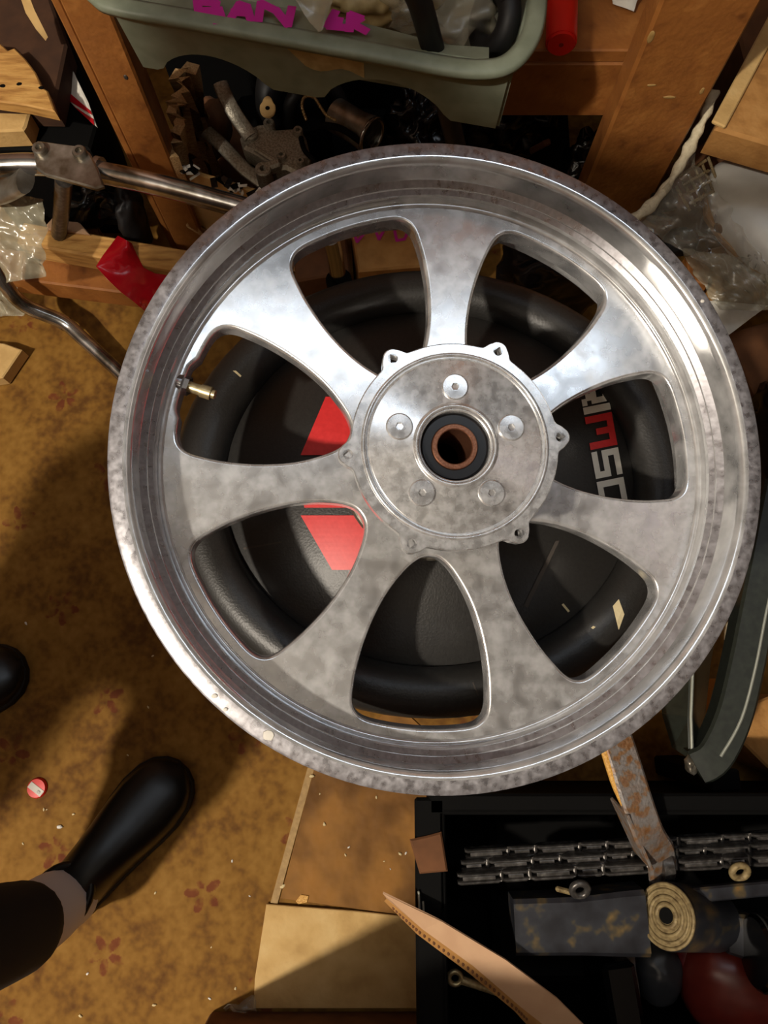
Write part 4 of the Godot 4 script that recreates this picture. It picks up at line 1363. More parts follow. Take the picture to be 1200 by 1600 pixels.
	# red tube and paper on the shelf
	t = thing("red_tube", "bright red plastic tube with a round end cap on the shelf", "tube")
	b = MB.new()
	var ta := P(877, 66, 0.43); var tb := P(880, -60, 0.43)
	sweep(b, [tb, ta, ta + (ta - tb).normalized() * 0.001], [0.0195, 0.0195, 0.0185], [], 28)
	obj("body", b, M.red, t)
	var axis := (ta - tb).normalized()
	b = MB.new()
	sweep(b, [ta + axis * 0.0005, ta + axis * 0.004], [0.0178, 0.0165], [], 28)
	var cap := obj("end_cap", b, M.red, t)
	b = MB.new()
	sweep(b, [ta + axis * 0.003, ta + axis * 0.0046], 0.003, [], 12)
	obj("cap_dimple", b, M.red_dark, cap)
	var b2 := MB.new()
	sheet(b2, crumple(P(955, -14, 0.415), P(1000, -14, 0.415), P(990, 18, 0.405), P(958, 6, 0.405), 8, 6, 0.006, 20.0, 66), 0.0006)
	tag(obj("paper_scrap", b2, M.paper), "torn white paper scrap on the shelf beside the red tube", "paper")
	# torn carton
	t = thing("torn_carton", "open carton with ragged torn edges full of engine parts", "box")
	b = MB.new()
	var nz := FastNoiseLite.new(); nz.seed = 71; nz.frequency = 0.09
	var r2 := []
	for i in 7:
		var l := []
		for k in 25:
			var s := k / 24.0
			var top := P(lerpf(292, 262, s) + nz.get_noise_1d(k * 9.0) * 10.0, lerpf(96, 246, s), 0.25 + 0.02 * nz.get_noise_1d(k * 14.0 + 50.0))
			var bot := Vector3(top.x, 0.0, top.z)
			l.append(top.lerp(bot, i / 6.0) + Vector3(0.006 * nz.get_noise_2d(i * 9.0, k * 5.0), 0, 0))
		r2.append(l)
	sheet(b, r2, 0.016)
	obj("side_wall", b, M.torn, t).set_meta("label", "ragged torn cardboard edge")
	b = MB.new()
	var fa := P(262, 248, 0.22); var fb := P(480, 326, 0.2)
	bar(b, Vector3(fa.x, 0.105, fa.z), Vector3(fb.x, 0.105, fb.z), 0.007, 0.205, 0.002)
	obj("front_wall", b, M.card_pale, t)
	b = MB.new()
	prism(b, PackedVector2Array([Vector2(fa.x, fa.z), Vector2(fb.x, fb.z), Vector2(fb.x, -1.05), Vector2(fa.x, -1.05)]), 0.003, 0.008)
	obj("base", b, M.card_dark, t)
	b = MB.new()
	for k in 26:      # ragged tape on the front edge
		var s := rng.randf()
		var q := fa.lerp(fb, s) + Vector3(rng.randf_range(-0.012, 0.008), rng.randf_range(-0.008, 0.006), rng.randf_range(0.002, 0.012))
		var d := Vector3(rng.randf_range(-1, 1), rng.randf_range(-0.3, 0.5), rng.randf_range(-1, 1)).normalized()
		box(b, Transform3D(along(d), q), Vector3(rng.randf_range(0.012, 0.03), 0.0012, rng.randf_range(0.004, 0.01)), 0.0004)
	obj("torn_tape", b, M.gloss_black, t)
	b = MB.new()
	for k in 14:
		var s := rng.randf()
		var q := fa.lerp(fb, s) + Vector3(rng.randf_range(-0.01, 0.006), rng.randf_range(-0.002, 0.009), rng.randf_range(0.003, 0.013))
		var d := Vector3(rng.randf_range(-1, 1), rng.randf_range(-0.3, 0.5), rng.randf_range(-1, 1)).normalized()
		box(b, Transform3D(along(d), q), Vector3(rng.randf_range(0.008, 0.02), 0.001, rng.randf_range(0.003, 0.007)), 0.0004)
	obj("torn_label", b, M.paper, t)
	# engine parts in the carton
	t = thing("engine_cover", "dull silver cast engine cover with bosses lying in the torn carton", "engine part")
	b = MB.new()
	prism(b, pxpoly([[374, 214], [384, 200], [404, 192], [422, 191], [430, 200], [468, 198], [478, 214], [486, 246], [478, 262], [462, 270], [446, 262], [430, 264], [416, 250], [402, 240], [380, 230]], 0.19), 0.15, 0.19, Transform3D(), 0.005)
	obj("casting", b, M.alloy, t)
	for q in [[392, 212, 0.012], [421, 196, 0.009], [412, 268, 0.013], [440, 246, 0.008], [466, 208, 0.008], [470, 255, 0.007]]:
		b = MB.new()
		lathe(b, [Vector2(q[2], -0.03), Vector2(q[2], 0.006), Vector2(q[2] * 0.85, 0.008), Vector2(q[2] * 0.4, 0.008), Vector2(q[2] * 0.38, -0.005), Vector2(0, -0.005)], 20, Transform3D(Basis(), P(q[0], q[1], 0.19)))
		obj("boss", b, M.alloy, t)
	b = MB.new()
	bar(b, P(398, 232, 0.194), P(430, 252, 0.194), 0.008, 0.008, 0.002)
	bar(b, P(412, 266, 0.188), P(440, 256, 0.19), 0.016, 0.02, 0.004)
	obj("rib", b, M.alloy, t)
	b = MB.new()
	sweep(b, path_px([[344, 130, 0.23], [352, 150, 0.225], [366, 176, 0.215], [382, 200, 0.2], [392, 214, 0.196]]), [Vector2(0.012, 0.005)] .map(func(x): return x)[0], [], 12)
	tag(obj("clutch_arm", b, M.alloy), "slim grey metal arm standing up from the engine cover", "lever")
	b = MB.new()
	var eye := []
	for k in 24:
		var a := TAU * k / 24.0
		eye.append(P(418 + 12.5 * cos(a) * (1.0 if sin(a) > -0.3 else 0.8), 169 + (13.0 if sin(a) > 0.0 else 20.0) * sin(a), 0.215))
	var poly := PackedVector2Array()
	for q in eye: poly.append(Vector2(q.x, q.z))
	prism(b, poly, 0.21, 0.215, Transform3D(), 0.001)
	var tab := obj("eyelet_tab", b, M.card_pale)
	tag(tab, "pale almond-shaped tab with a hole among the engine parts", "tab")
	b = MB.new()
	lathe(b, [Vector2(0.0036, 0.0), Vector2(0.0036, 0.0006), Vector2(0.0, 0.0006)], 16, Transform3D(Basis(), P(418, 169, 0.2151)))
	obj("hole", b, M.black, tab)
	b = MB.new()
	sweep(b, path_px([[428, 60, 0.2], [425, 110, 0.2], [420, 150, 0.19], [424, 195, 0.14]]), 0.022, [], 16)
	tag(obj("fork_boot", b, M.rubber), "thick black rubber boot behind the pale eyelet tab", "boot")
	b = MB.new()
	sweep(b, path_px([[452, 195, 0.16], [455, 160, 0.2], [480, 130, 0.22], [510, 130, 0.22], [530, 152, 0.2], [536, 180, 0.17]]), 0.011, [], 14)
	tag(obj("inlet_hose", b, M.rubber), "arched black hose over the engine cover", "hose")
	b = MB.new()
	sweep(b, path_px([[470, 215, 0.205], [476, 235, 0.205], [490, 250, 0.2], [496, 262, 0.19]]), 0.004, [], 10)
	tag(obj("rubber_seal", b, M.black), "thin black seal looped over the engine cover", "seal")
	b = MB.new()
	sweep(b, path_px([[500, 195, 0.225], [530, 200, 0.225], [555, 215, 0.215], [575, 232, 0.19]]), 0.005, [], 10)
	tag(obj("brake_cable", b, M.black), "thin black cable crossing in front of the flared pipe", "cable")
	t = thing("bead_chain", "small brass bead chain looped over the black hose", "chain")
	var cp := path_px([[478, 186, 0.235], [472, 166, 0.238], [476, 152, 0.24], [490, 152, 0.24], [500, 166, 0.238], [510, 180, 0.236], [524, 188, 0.234]], 5)
	for k in cp.size():
		b = MB.new()
		blob(b, cp[k], Vector3.ONE * 0.0026, 0.0, 1.0, 1, 8, 6)
		obj("bead", b, M.brass, t)
	t = thing("flared_pipe", "short scratched steel pipe with a flared open end beside the wheel", "pipe")
	b = MB.new()
	var pa := P(525, 180, 0.19); var pb := P(580, 212, 0.2)
	var ax := (pb - pa).normalized()
	sweep(b, [pa, pa.lerp(pb, 0.6), pb, pb, pb - ax * 0.03], [0.026, 0.025, 0.029, 0.024, 0.02], [], 28)
	obj("barrel", b, M.rusty_chrome, t)
	b = MB.new()
	sweep(b, ring_path(pb + ax * 0.001, 0.0265, along(ax, Vector3.UP) * Basis(Vector3(0, 0, 1), PI / 2), 28), 0.0035, [], 10, false)
	obj("flange", b, M.old_chrome, t)
	b = MB.new()
	prism(b, pxpoly([[466, 120], [475, 112], [490, 116], [482, 130], [468, 132]], 0.225), 0.219, 0.225, Transform3D(), 0.001)
	tag(obj("white_clip", b, M.paper), "small white plastic clip above the arched hose", "clip")
	b = MB.new()
	blob(b, P(330, 200, 0.1), Vector3(0.03, 0.05, 0.05), 0.3, 12.0, 72, 24, 16)
	tag(obj("dark_casing", b, M.card_dark), "dark brown casing against the torn carton wall", "casing")
	b = MB.new()
	sweep(b, path_px([[322, 205, 0.17], [345, 225, 0.17], [380, 262, 0.165], [410, 285, 0.16]]), Vector2(0.012, 0.004), [], 10)
	tag(obj("metal_strip", b, M.alloy), "bent dull metal strip inside the torn carton", "strip")
	b = MB.new()
	box(b, Transform3D(Basis(Vector3.UP, 0.2), P(450, 215, 0.075)), Vector3(0.15, 0.14, 0.09), 0.01)
	tag(obj("gearbox_case", b, M.black), "black case under the engine cover and pipe", "engine part")
	# black sacks in the dark bay
	for q in [[795, 195, 0.10, Vector3(0.075, 0.09, 0.055), 81, "crinkled glossy black sack under the shelf rail"], [915, 262, 0.08, Vector3(0.045, 0.075, 0.05), 82, "small black sack against the wide brown post"], [645, 215, 0.10, Vector3(0.055, 0.09, 0.055), 83, "black sack behind the hose in the dark bay"]]:
		b = MB.new()
		blob(b, P(q[0], q[1], q[2]), q[3], 0.5, 16.0, q[4], 44, 28)
		tag(obj("black_sack", b, M.black_bag), q[5], "sack")
	b = MB.new()
	bar(b, P(800, 252, 0.01), P(856, 222, 0.15), 0.012, 0.01, 0.002)
	tag(obj("wooden_stick", b, M.card_dark), "short brown stick leaning against the black sacks", "stick")
	# behind the stool: carton with pink writing and a chrome fork leg
	t = thing("marked_carton", "brown carton with pink marker writing standing behind the stool", "box")
	b = MB.new()
	prism(b, pxpoly([[545, 330], [700, 322], [706, 412], [560, 424]], 0.2), 0.0, 0.2, Transform3D(), 0.003)
	obj("carton_body", b, M.card, t)
	b = MB.new()
	for s in [[[552, 362], [558, 378], [568, 366]], [[586, 358], [592, 374], [602, 356]], [[616, 358], [620, 376], [632, 374], [640, 356]]]:
		var pts := []
		for q in s: pts.append(P(q[0], q[1], 0.201))
		stroke(b, pts, 0.0045, 0.0003)
	obj("marker_stroke", b, M.pink, t)
	slab("plain_carton", [[455, 352], [536, 332], [548, 425], [462, 440]], 0.16, 0.16, M.card_dark, "plain dark carton behind the stool, left of the marked carton", "box", 0.003)
	t = thing("fork_tube", "upright chrome fork leg behind the stool", "tube")
	b = MB.new()
	sweep(b, [P(530, 440, 0.165), P(522, 395, 0.25), P(516, 370, 0.3)], 0.0125, [], 18)
	obj("tube", b, M.chrome, t)
	b = MB.new()
	sweep(b, [P(531, 446, 0.162), P(529, 436, 0.178)], 0.02, [], 18)
	obj("foot", b, M.black, t)

# ---- bags and cartons at the right
func right_side() -> void:
	var b: MB
	var t := thing("slanted_carton", "tan carton with crisp edges leaning right of the wide brown post", "box")
	b = MB.new()
	prism(b, pxpoly([[1117, 200], [1212, 20], [1330, 60], [1330, 262]], 0.34), 0.288, 0.34, Transform3D(), 0.004)
	obj("carton_body", b, M.card, t)
	b = MB.new()
	bar(b, P(1122, 196, 0.344), P(1216, 20, 0.344), 0.02, 0.006, 0.002)
	obj("folded_edge", b, M.card_pale, t)
	b = MB.new()
	box(b, Transform3D(Basis(Vector3.UP, 0.1), Vector3(0.7, 0.12, -1.08)), Vector3(0.3, 0.24, 0.3), 0.004)
	tag(obj("carton", b, M.card_dark), "low dark carton under the slanted tan carton", "box")
	b = MB.new()
	var tp := path_px([[1115, 140, 0.33], [1104, 175, 0.31], [1088, 210, 0.29], [1070, 245, 0.27], [1046, 285, 0.25], [1016, 322, 0.235], [985, 345, 0.22]], 6)
	var rr := []
	for k in tp.size(): rr.append(Vector2(0.0074 + 0.0016 * sin(k * 1.3) + 0.0014 * sin(k * 0.43 + 1.0), 0.0082 + 0.0016 * cos(k * 0.9)))
	sweep(b, tp, rr, [], 12)
	tag(obj("twisted_cloth", b, M.cloth), "twisted cream cloth strip running down the wide brown post", "cloth")
	# cushion in a clear sleeve
	b = MB.new()
	blob(b, P(1206, 345, 0.17), Vector3(0.08, 0.055, 0.13), 0.12, 6.0, 91, 48, 30, Basis(Vector3.UP, 0.55))
	tag(obj("white_cushion", b, M.cushion), "plump glossy off-white cushion beside the clear plastic bag", "cushion")
	# clear bag with odds and ends
	b = MB.new()
	sheet(b, crumple(P(1085, 240, 0.26), P(1190, 420, 0.2), P(1200, 485, 0.16), P(985, 345, 0.22), 26, 26, 0.028, 12.0, 92), 0.0006)
	tag(obj("clear_bag", b, M.clear), "large crinkled clear plastic bag of oddments beside the wheel", "bag")
	b = MB.new()
	sheet(b, crumple(P(1060, 390, 0.17), P(1200, 405, 0.17), P(1215, 485, 0.14), P(1120, 485, 0.14), 24, 18, 0.02, 14.0, 93), 0.0006)
	tag(obj("clear_bag", b, M.milky), "cloudy plastic bag over the white paper, beside the wheel", "bag")
	t = thing("wicker_basket", "small wicker lattice basket inside the clear plastic bag", "basket")
	for k in 6:
		b = MB.new()
		bar(b, P(1056 + k * 10, 290 - k * 9, 0.2), P(1078 + k * 9, 330 - k * 8, 0.185), 0.004, 0.004, 0.001)
		obj("stake", b, M.wicker, t)
	for k in 4:
		b = MB.new()
		bar(b, P(1060 + k * 6, 276 + k * 14, 0.204), P(1104 + k * 4, 250 + k * 16, 0.204), 0.005, 0.003, 0.001)
		obj("weaver", b, M.wicker, t)
	b = MB.new()
	box(b, Transform3D(Basis(Vector3.UP, 0.6), P(1080, 310, 0.07)), Vector3(0.1, 0.13, 0.1), 0.006)
	tag(obj("carton", b, M.card_dark), "dark carton holding up the wicker lattice", "box")
	slab("card_strip", [[1100, 300], [1118, 296], [1150, 350], [1186, 412], [1200, 420], [1190, 428], [1158, 400], [1128, 372], [1104, 338]], 0.17, 0.012, M.card, "tan card strip between the cushion and the clear bag", "card")
	b = MB.new()
	blob(b, P(1132, 355, 0.172), Vector3(0.016, 0.008, 0.011), 0.1, 20.0, 94, 20, 12)
	tag(obj("leather_pad", b, M.card_dark), "small dark brown pad on the tan card strip", "pad")
	b = MB.new()
	sweep(b, [P(1022, 318, 0.18), P(1052, 312, 0.18)], 0.016, [], 18)
	tag(obj("tape_roll", b, M.rubber), "small black roll inside the clear bag", "roll")
	b = MB.new()
	sweep(b, [P(1008, 336, 0.16), P(1040, 352, 0.15)], [0.012, 0.016], [], 18)
	tag(obj("metal_socket", b, M.old_chrome), "small shiny metal socket inside the clear bag", "socket")
	b = MB.new()
	blob(b, P(1062, 380, 0.11), Vector3(0.028, 0.02, 0.022), 0.3, 20.0, 95, 24, 16)
	tag(obj("rubber_part", b, M.rubber), "dark lumpy rubber part inside the clear bag", "part")
	slab("orange_card", [[1072, 400], [1100, 392], [1112, 420], [1106, 446], [1078, 436]], 0.12, 0.05, M.paint, "orange-brown card inside the cloudy bag", "card")
	b = MB.new()
	box(b, Transform3D(Basis(Vector3.UP, 0.3), P(1145, 432, 0.05)), Vector3(0.13, 0.1, 0.08), 0.006)
	tag(obj("carton", b, M.card), "tan carton under the clear plastic bags", "box")
	b = MB.new()
	sheet(b, crumple(P(1105, 470, 0.105), P(1200, 478, 0.105), P(1180, 492, 0.10), P(1138, 524, 0.095), 10, 6, 0.004, 10.0, 96), 0.0006)
	tag(obj("white_paper", b, M.paper), "folded white paper sticking out under the cloudy bag", "paper")
	slab("floor_board", [[1135, 522], [1300, 470], [1300, 700], [1190, 640]], 0.05, 0.05, M.card_dark, "dark brown board on the floor right of the wheel", "board")
	b = MB.new()
	blob(b, P(1225, 690, 0.1), Vector3(0.05, 0.1, 0.1), 0.4, 12.0, 97, 30, 20)
	tag(obj("black_sack", b, M.black_bag), "black sack on the floor right of the wheel's rim", "sack")
	# white box with blue print on a high bracket: it shows only in the chrome
	t = thing("printed_box", "white box with blue lettering on a high shelf, mirrored in the chrome", "box")
	b = MB.new()
	box(b, Transform3D(Basis(), Vector3(1.02, 1.80, -0.16)), Vector3(0.3, 0.3, 0.42), 0.004)
	obj("carton_body", b, M.white_box, t)
	b = MB.new()
	for q in [[1.86, -0.30, 0.16, 0.03], [1.80, -0.23, 0.03, 0.12], [1.86, -0.10, 0.03, 0.12], [1.74, -0.02, 0.12, 0.03], [1.72, -0.12, 0.06, 0.09]]:
		box(b, Transform3D(Basis(), Vector3(0.8685, q[0], q[1])), Vector3(0.002, q[2], q[3]), 0.0005)
	obj("blue_lettering", b, M.blue_print, t)
	b = MB.new()
	box(b, Transform3D(Basis(), Vector3(1.4, 1.637, -0.16)), Vector3(1.0, 0.022, 0.6), 0.002)
	tag(obj("wall_shelf", b, M.paint), "brown shelf on the right wall carrying the white box", "shelf")
	# dark green frame
	t = thing("steel_frame", "dark green welded steel frame with edge highlights painted bright, right of the wheel", "frame")
	b = MB.new()
	var el := []
	for q in [[1081, 1188, 0.22], [1079, 1120, 0.22], [1082, 1040, 0.22], [1092, 940, 0.22]]: el.append(P(q[0], q[1], q[2]))
	var left := []; var right := []
	for q in [[1050, 1168, 0.17], [1034, 1115, 0.17], [1030, 1040, 0.17], [1050, 930, 0.17]]: left.append(P(q[0], q[1], q[2]))
	for q in [[1098, 1172, 0.17], [1104, 1100, 0.17], [1110, 1040, 0.17], [1130, 930, 0.17]]: right.append(P(q[0], q[1], q[2]))
	sheet(b, [left, el], 0.004, false)
	sheet(b, [el, right], 0.004, false)
	obj("channel", b, M.green_black, t)
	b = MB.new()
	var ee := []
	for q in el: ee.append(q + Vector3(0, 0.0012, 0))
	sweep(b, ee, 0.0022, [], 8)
	obj("pale_edge", b, M.pale_edge, t)  # painted highlight along the channel's ridge
	var arm := path_px([[1084, 1196, 0.21], [1112, 1178, 0.215], [1140, 1120, 0.22], [1160, 1040, 0.225], [1176, 960, 0.23], [1192, 880, 0.235], [1215, 760, 0.235]], 5)
	var sq := [Vector2(-1, -1), Vector2(1, -1), Vector2(1, 0.8), Vector2(0.85, 1), Vector2(-0.85, 1), Vector2(-1, 0.8)]
	b = MB.new()
	sweep(b, arm, Vector2(0.022, 0.02), sq, 6, true, Vector3.UP, false)
	obj("arm", b, M.green_black, t)
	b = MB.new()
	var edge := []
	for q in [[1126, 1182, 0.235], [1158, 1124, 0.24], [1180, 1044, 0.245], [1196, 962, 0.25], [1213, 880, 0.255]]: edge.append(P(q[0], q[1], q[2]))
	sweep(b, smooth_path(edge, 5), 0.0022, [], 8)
	obj("pale_edge", b, M.pale_edge, t)  # painted highlight along the arm's outer edge
	b = MB.new()
	blob(b, P(1080, 1192, 0.216), Vector3(0.009, 0.008, 0.012), 0.5, 70.0, 98, 18, 12)
	obj("weld", b, M.rusty_chrome, t)
	b = MB.new()
	bar(b, P(1082, 1190, 0.10), P(1086, 1222, 0.10), 0.04, 0.2, 0.003)
	obj("leg", b, M.black, t)
	b = MB.new()
	bar(b, P(1205, 830, 0.105), P(1205, 860, 0.105), 0.03, 0.21, 0.003)
	obj("leg", b, M.black, t)
	slab("orange_carton", [[1150, 1150], [1172, 1100], [1210, 1085], [1290, 1100], [1290, 1240], [1200, 1200]], 0.1, 0.1, M.card, "orange-tan carton right of the green steel frame", "box", 0.003)
	slab("card_sliver", [[1104, 1130], [1112, 1080], [1124, 1060], [1132, 1068], [1118, 1110]], 0.08, 0.06, M.card, "narrow orange card seen between the arms of the steel frame", "card")
	b = MB.new()
	blob(b, P(1146, 990, 0.1), Vector3(0.008, 0.02, 0.02), 0.5, 40.0, 99, 16, 12)
	tag(obj("bread_crust", b, M.cloth), "pale crumpled rag behind the steel frame's arm", "rag")

# ---- crate of parts at the lower right
func crate_corner() -> void:
	var b: MB
	var t := thing("plastic_crate", "black plastic crate full of chains and frame parts", "crate")
	var HR := 0.26
	var c0 := P(690, 1268, HR); var c1 := P(690, 1680, HR)
	var x0 := c0.x; var z0 := c0.z; var x1 := 0.72; var z1 := c1.z
	for w in [[Vector3(x0, HR / 2, (z0 + z1) / 2), Vector3(0.008, HR, z1 - z0)], [Vector3(x1, HR / 2, (z0 + z1) / 2), Vector3(0.008, HR, z1 - z0)], [Vector3((x0 + x1) / 2, HR / 2, z0), Vector3(x1 - x0, HR, 0.008)], [Vector3((x0 + x1) / 2, HR / 2, z1), Vector3(x1 - x0, HR, 0.008)]]:
		b = MB.new()
		box(b, Transform3D(Basis(), w[0]), w[1], 0.002)
		obj("side_wall", b, M.black, t)
	b = MB.new()
	box(b, Transform3D(Basis(), Vector3((x0 + x1) / 2, 0.006, (z0 + z1) / 2)), Vector3(x1 - x0, 0.012, z1 - z0), 0.002)
	obj("base", b, M.black, t)
	b = MB.new()
	box(b, Transform3D(Basis(), Vector3(x0 - 0.014, HR - 0.006, (z0 + z1) / 2)), Vector3(0.036, 0.012, z1 - z0 + 0.03), 0.003)
	box(b, Transform3D(Basis(), Vector3((x0 + x1) / 2, HR - 0.006, z0 - 0.008)), Vector3(x1 - x0 + 0.03, 0.012, 0.024), 0.003)
	obj("rim", b, M.black, t)
	b = MB.new()
	for q in [[654, 1392, 1432], [661, 1408, 1450]]:
		bar(b, P(q[0], q[1], HR + 0.003), P(q[0] + 2, q[2], HR + 0.003), 0.0025, 0.003, 0.0008)
	obj("scraped_edge", b, M.pale_edge, t)
	slab("brown_flap", [[640, 1312], [668, 1306], [690, 1300], [700, 1362], [656, 1366]], 0.264, 0.004, M.card_dark, "small dark brown card flap on the crate's corner", "card")
	b = MB.new()
	box(b, Transform3D(Basis(), Vector3((x0 + x1) / 2 + 0.02, 0.05, (z0 + z1) / 2)), Vector3(x1 - x0 - 0.12, 0.075, z1 - z0 - 0.06), 0.01)
	tag(obj("padding", b, M.black), "dark padding filling the bottom of the crate", "padding")
	# three strands of heavy chain
	var kinds := ["heavy dark roller chain nearest the black swing arm", "heavy dark roller chain, middle one of the three strands", "heavy dark roller chain, the one farthest from the swing arm"]
	for r in 3:
		t = thing("roller_chain", kinds[r], "chain")
		var pa := P(712 + r * 6, 1372 - r * 19, 0.232 - r * 0.01); var pb := P(1230, 1340 - r * 17, 0.232 - r * 0.01)
		var d := (pb - pa).normalized(); var L := pa.distance_to(pb)
		var s := d.cross(Vector3.UP).normalized()
		var x := 0.0; var k := 0
		while x < L:
			var ln := 0.055 if (k + r) % 2 == 0 else 0.034
			var wd := 0.019 if (k + r) % 2 == 0 else 0.015
			b = MB.new()
			var a := pa + d * (x + 0.002); var e := pa + d * (x + ln - 0.002)
			for sg in [-1.0, 1.0]:
				var off: Vector3 = s * sg * 0.0042
				sweep(b, [a + off, a + d * 0.003 + off, e - d * 0.003 + off, e + off], [Vector2(0.0026, wd * 0.35), Vector2(0.0034, wd * 0.6), Vector2(0.0034, wd * 0.6), Vector2(0.0026, wd * 0.35)], [], 10)
			sweep(b, [a + d * 0.006, e - d * 0.006], wd * 0.45, [], 10)
			var lk := obj("link", b, M.dark_steel, t)
			b = MB.new()
			sweep(b, [e + d * 0.002 - s * 0.006, e + d * 0.002 + s * 0.006], 0.0034, [], 8)
			obj("pin", b, M.dark_steel, lk)
			x += ln; k += 1
	# swing arm with bush
	t = thing("swing_arm", "black swing arm with rust patches and a fat round bush", "frame part")
	b = MB.new()
	var ya := 0.235
	var sw := [Vector2(-1, -0.9), Vector2(-0.9, -1), Vector2(0.9, -1), Vector2(1, -0.9), Vector2(1, 0.8), Vector2(0.85, 1), Vector2(-0.85, 1), Vector2(-1, 0.8)]
	sweep(b, [P(800, 1442, ya), P(900, 1440, ya), P(975, 1436, ya), P(1003, 1435, ya)], [Vector2(0.030, 0.02), Vector2(0.031, 0.021), Vector2(0.035, 0.022), Vector2(0.036, 0.022)], sw, 8, true, Vector3.UP, false)
	obj("beam", b, M.rust_black, t)
	b = MB.new()
	sweep(b, [P(1130, 1452, ya - 0.02), P(1150, 1456, ya - 0.02), P(1166, 1460, ya - 0.02)], [Vector2(0.022, 0.02), Vector2(0.024, 0.02), Vector2(0.024, 0.02)], sw, 8, true, Vector3.UP, false)
	obj("tail_beam", b, M.rust_black, t)
	var ba := P(1042, 1431, ya + 0.034); var bb := P(1118, 1436, ya - 0.034)
	var bx := (bb - ba).normalized()
	b = MB.new()
	sweep(b, [ba, ba + bx * 0.002, bb - bx * 0.012, bb - bx * 0.004, bb], [0.034, 0.036, 0.036, 0.033, 0.026], [], 36)
	var bush := obj("bush", b, M.rust_black, t)
	bush.set_meta("label", "fat round bush with rust spots")
	var fb := along(bx, Vector3.UP) * Basis(Vector3(0, 0, 1), PI / 2)
	for q in [[0.033, 0.0022, "rust_pale"], [0.027, 0.002, "rust_pale"], [0.02, 0.0024, "rust_pale"], [0.012, 0.003, "rust_pale"]]:
		b = MB.new()
		sweep(b, ring_path(ba - bx * 0.0008, q[0], fb, 36), q[1], [], 10, false)
		obj("ring", b, M[q[2]], bush)
	b = MB.new()
	sweep(b, [ba + bx * 0.002, ba - bx * 0.0012], 0.0325, [], 32)
	obj("end_face", b, M.rust_pale, bush)
	b = MB.new()
	sweep(b, [ba, ba - bx * 0.0022], 0.0085, [], 20)
	obj("bore", b, M.black, bush)
	b = MB.new()
	bar(b, P(1080, 1398, ya + 0.02), P(1210, 1386, ya + 0.02), 0.016, 0.012, 0.002)
	obj("web_plate", b, M.rust_black, t)
	for q in [[906, 1390, "grey", "black"], [1156, 1362, "rust", ""]]:
		b = MB.new()
		var cc := P(q[0], q[1], 0.255)
		sweep(b, ring_path(cc, 0.009, Basis(Vector3(1, 0, 0), 0.5), 24), 0.0042, [], 10, false)
		obj("lug", b, M.rust_pale if q[2] == "rust" else M.dark_steel, t)
	b = MB.new()
	bar(b, P(868, 1388, 0.25), P(900, 1396, 0.25), 0.006, 0.006, 0.002)
	obj("bracket", b, M.rust_pale, t)
	# rusty lever
	t = thing("pedal_lever", "bent flat grey lever with rust and yellow paint, one end under the wheel", "lever")
	b = MB.new()
	var lp := path_px([[955, 1130, 0.30], [975, 1190, 0.30], [994, 1250, 0.295], [1010, 1296, 0.285], [1020, 1316, 0.27], [1032, 1336, 0.25], [1036, 1372, 0.225]], 5)
	sweep(b, lp, Vector2(0.019, 0.0045), sq8(), 8, true, Vector3(0.2, 1, 0.2), false)
	obj("blade", b, M.rusty_grey, t)
	b = MB.new()
	sweep(b, path_px([[938, 1150, 0.303], [950, 1190, 0.303], [962, 1226, 0.3], [976, 1256, 0.297]], 4), [Vector2(0.005, 0.003)].map(func(x): return x)[0], [], 8)
	obj("yellow_paint", b, M.yellow_chip, t)
	b = MB.new()
	bar(b, P(968, 1260, 0.285), P(1006, 1344, 0.25), 0.004, 0.04, 0.001)
	obj("side_flange", b, M.rusty_grey, t)
	b = MB.new()
	sweep(b, [P(1030, 1352, 0.235), P(1046, 1350, 0.235)], 0.018, [], 24)
	obj("boss", b, M.dark_steel, t)
	# cardboard flap
	t = thing("cardboard_strip", "stiff tan cardboard strip sloping across the crate's rim, corrugated edge showing", "cardboard")
	b = MB.new()
	var top := []; var bot := []
	for q in [[598, 1396], [690, 1440], [790, 1500], [870, 1560], [930, 1620]]: top.append(P(q[0], q[1], 0.285))
	for q in [[604, 1404], [660, 1452], [740, 1510], [812, 1572], [860, 1610]]: bot.append(P(q[0], q[1], 0.272))
	sheet(b, [top, bot], 0.002, false)
	obj("face", b, M.card_pink, t)
	b = MB.new()
	var cb := []
	for q in [[600, 1408], [652, 1460], [732, 1520], [804, 1580], [840, 1620]]: cb.append(P(q[0], q[1], 0.262))
	sheet(b, [bot, cb], 0.002, false)
	obj("cut_edge", b, M.card, t).set_meta("label", "cut edge with open corrugations")
	for k in 34:
		b = MB.new()
		var s := 0.06 + 0.78 * k / 33.0
		var i := int(s * 4.0); var fr := s * 4.0 - i
		var pa: Vector3 = bot[i].lerp(bot[i + 1], fr); var pb: Vector3 = cb[i].lerp(cb[i + 1], fr)
		var pm := pa.lerp(pb, 0.5) + Vector3(0, 0.0006, 0.0004)
		blob(b, pm, Vector3(0.0016, 0.001, 0.0024), 0.1, 10.0, k, 8, 6)
		obj("flute_hole", b, M.card_dark, t)
	# eye rod
	t = thing("eye_rod", "short brass-coloured rod with a ring eye beside the cardboard strip", "rod")
	b = MB.new()
	var ec := P(711, 1528, 0.225)
	sweep(b, ring_path(ec, 0.0075, Basis(Vector3(1, 0, 0), 0.2), 24), 0.0032, [], 12, false)
	obj("eye", b, M.brass, t)
	b = MB.new()
	sweep(b, [P(721, 1531, 0.225), P(800, 1556, 0.22), P(860, 1575, 0.215)], 0.0052, [], 12)
	obj("shank", b, M.brass, t)
	# lower filling of the crate
	b = MB.new()
	box(b, Transform3D(Basis(Vector3.UP, 0.12), P(958, 1560, 0.15)), Vector3(0.04, 0.12, 0.12), 0.006)
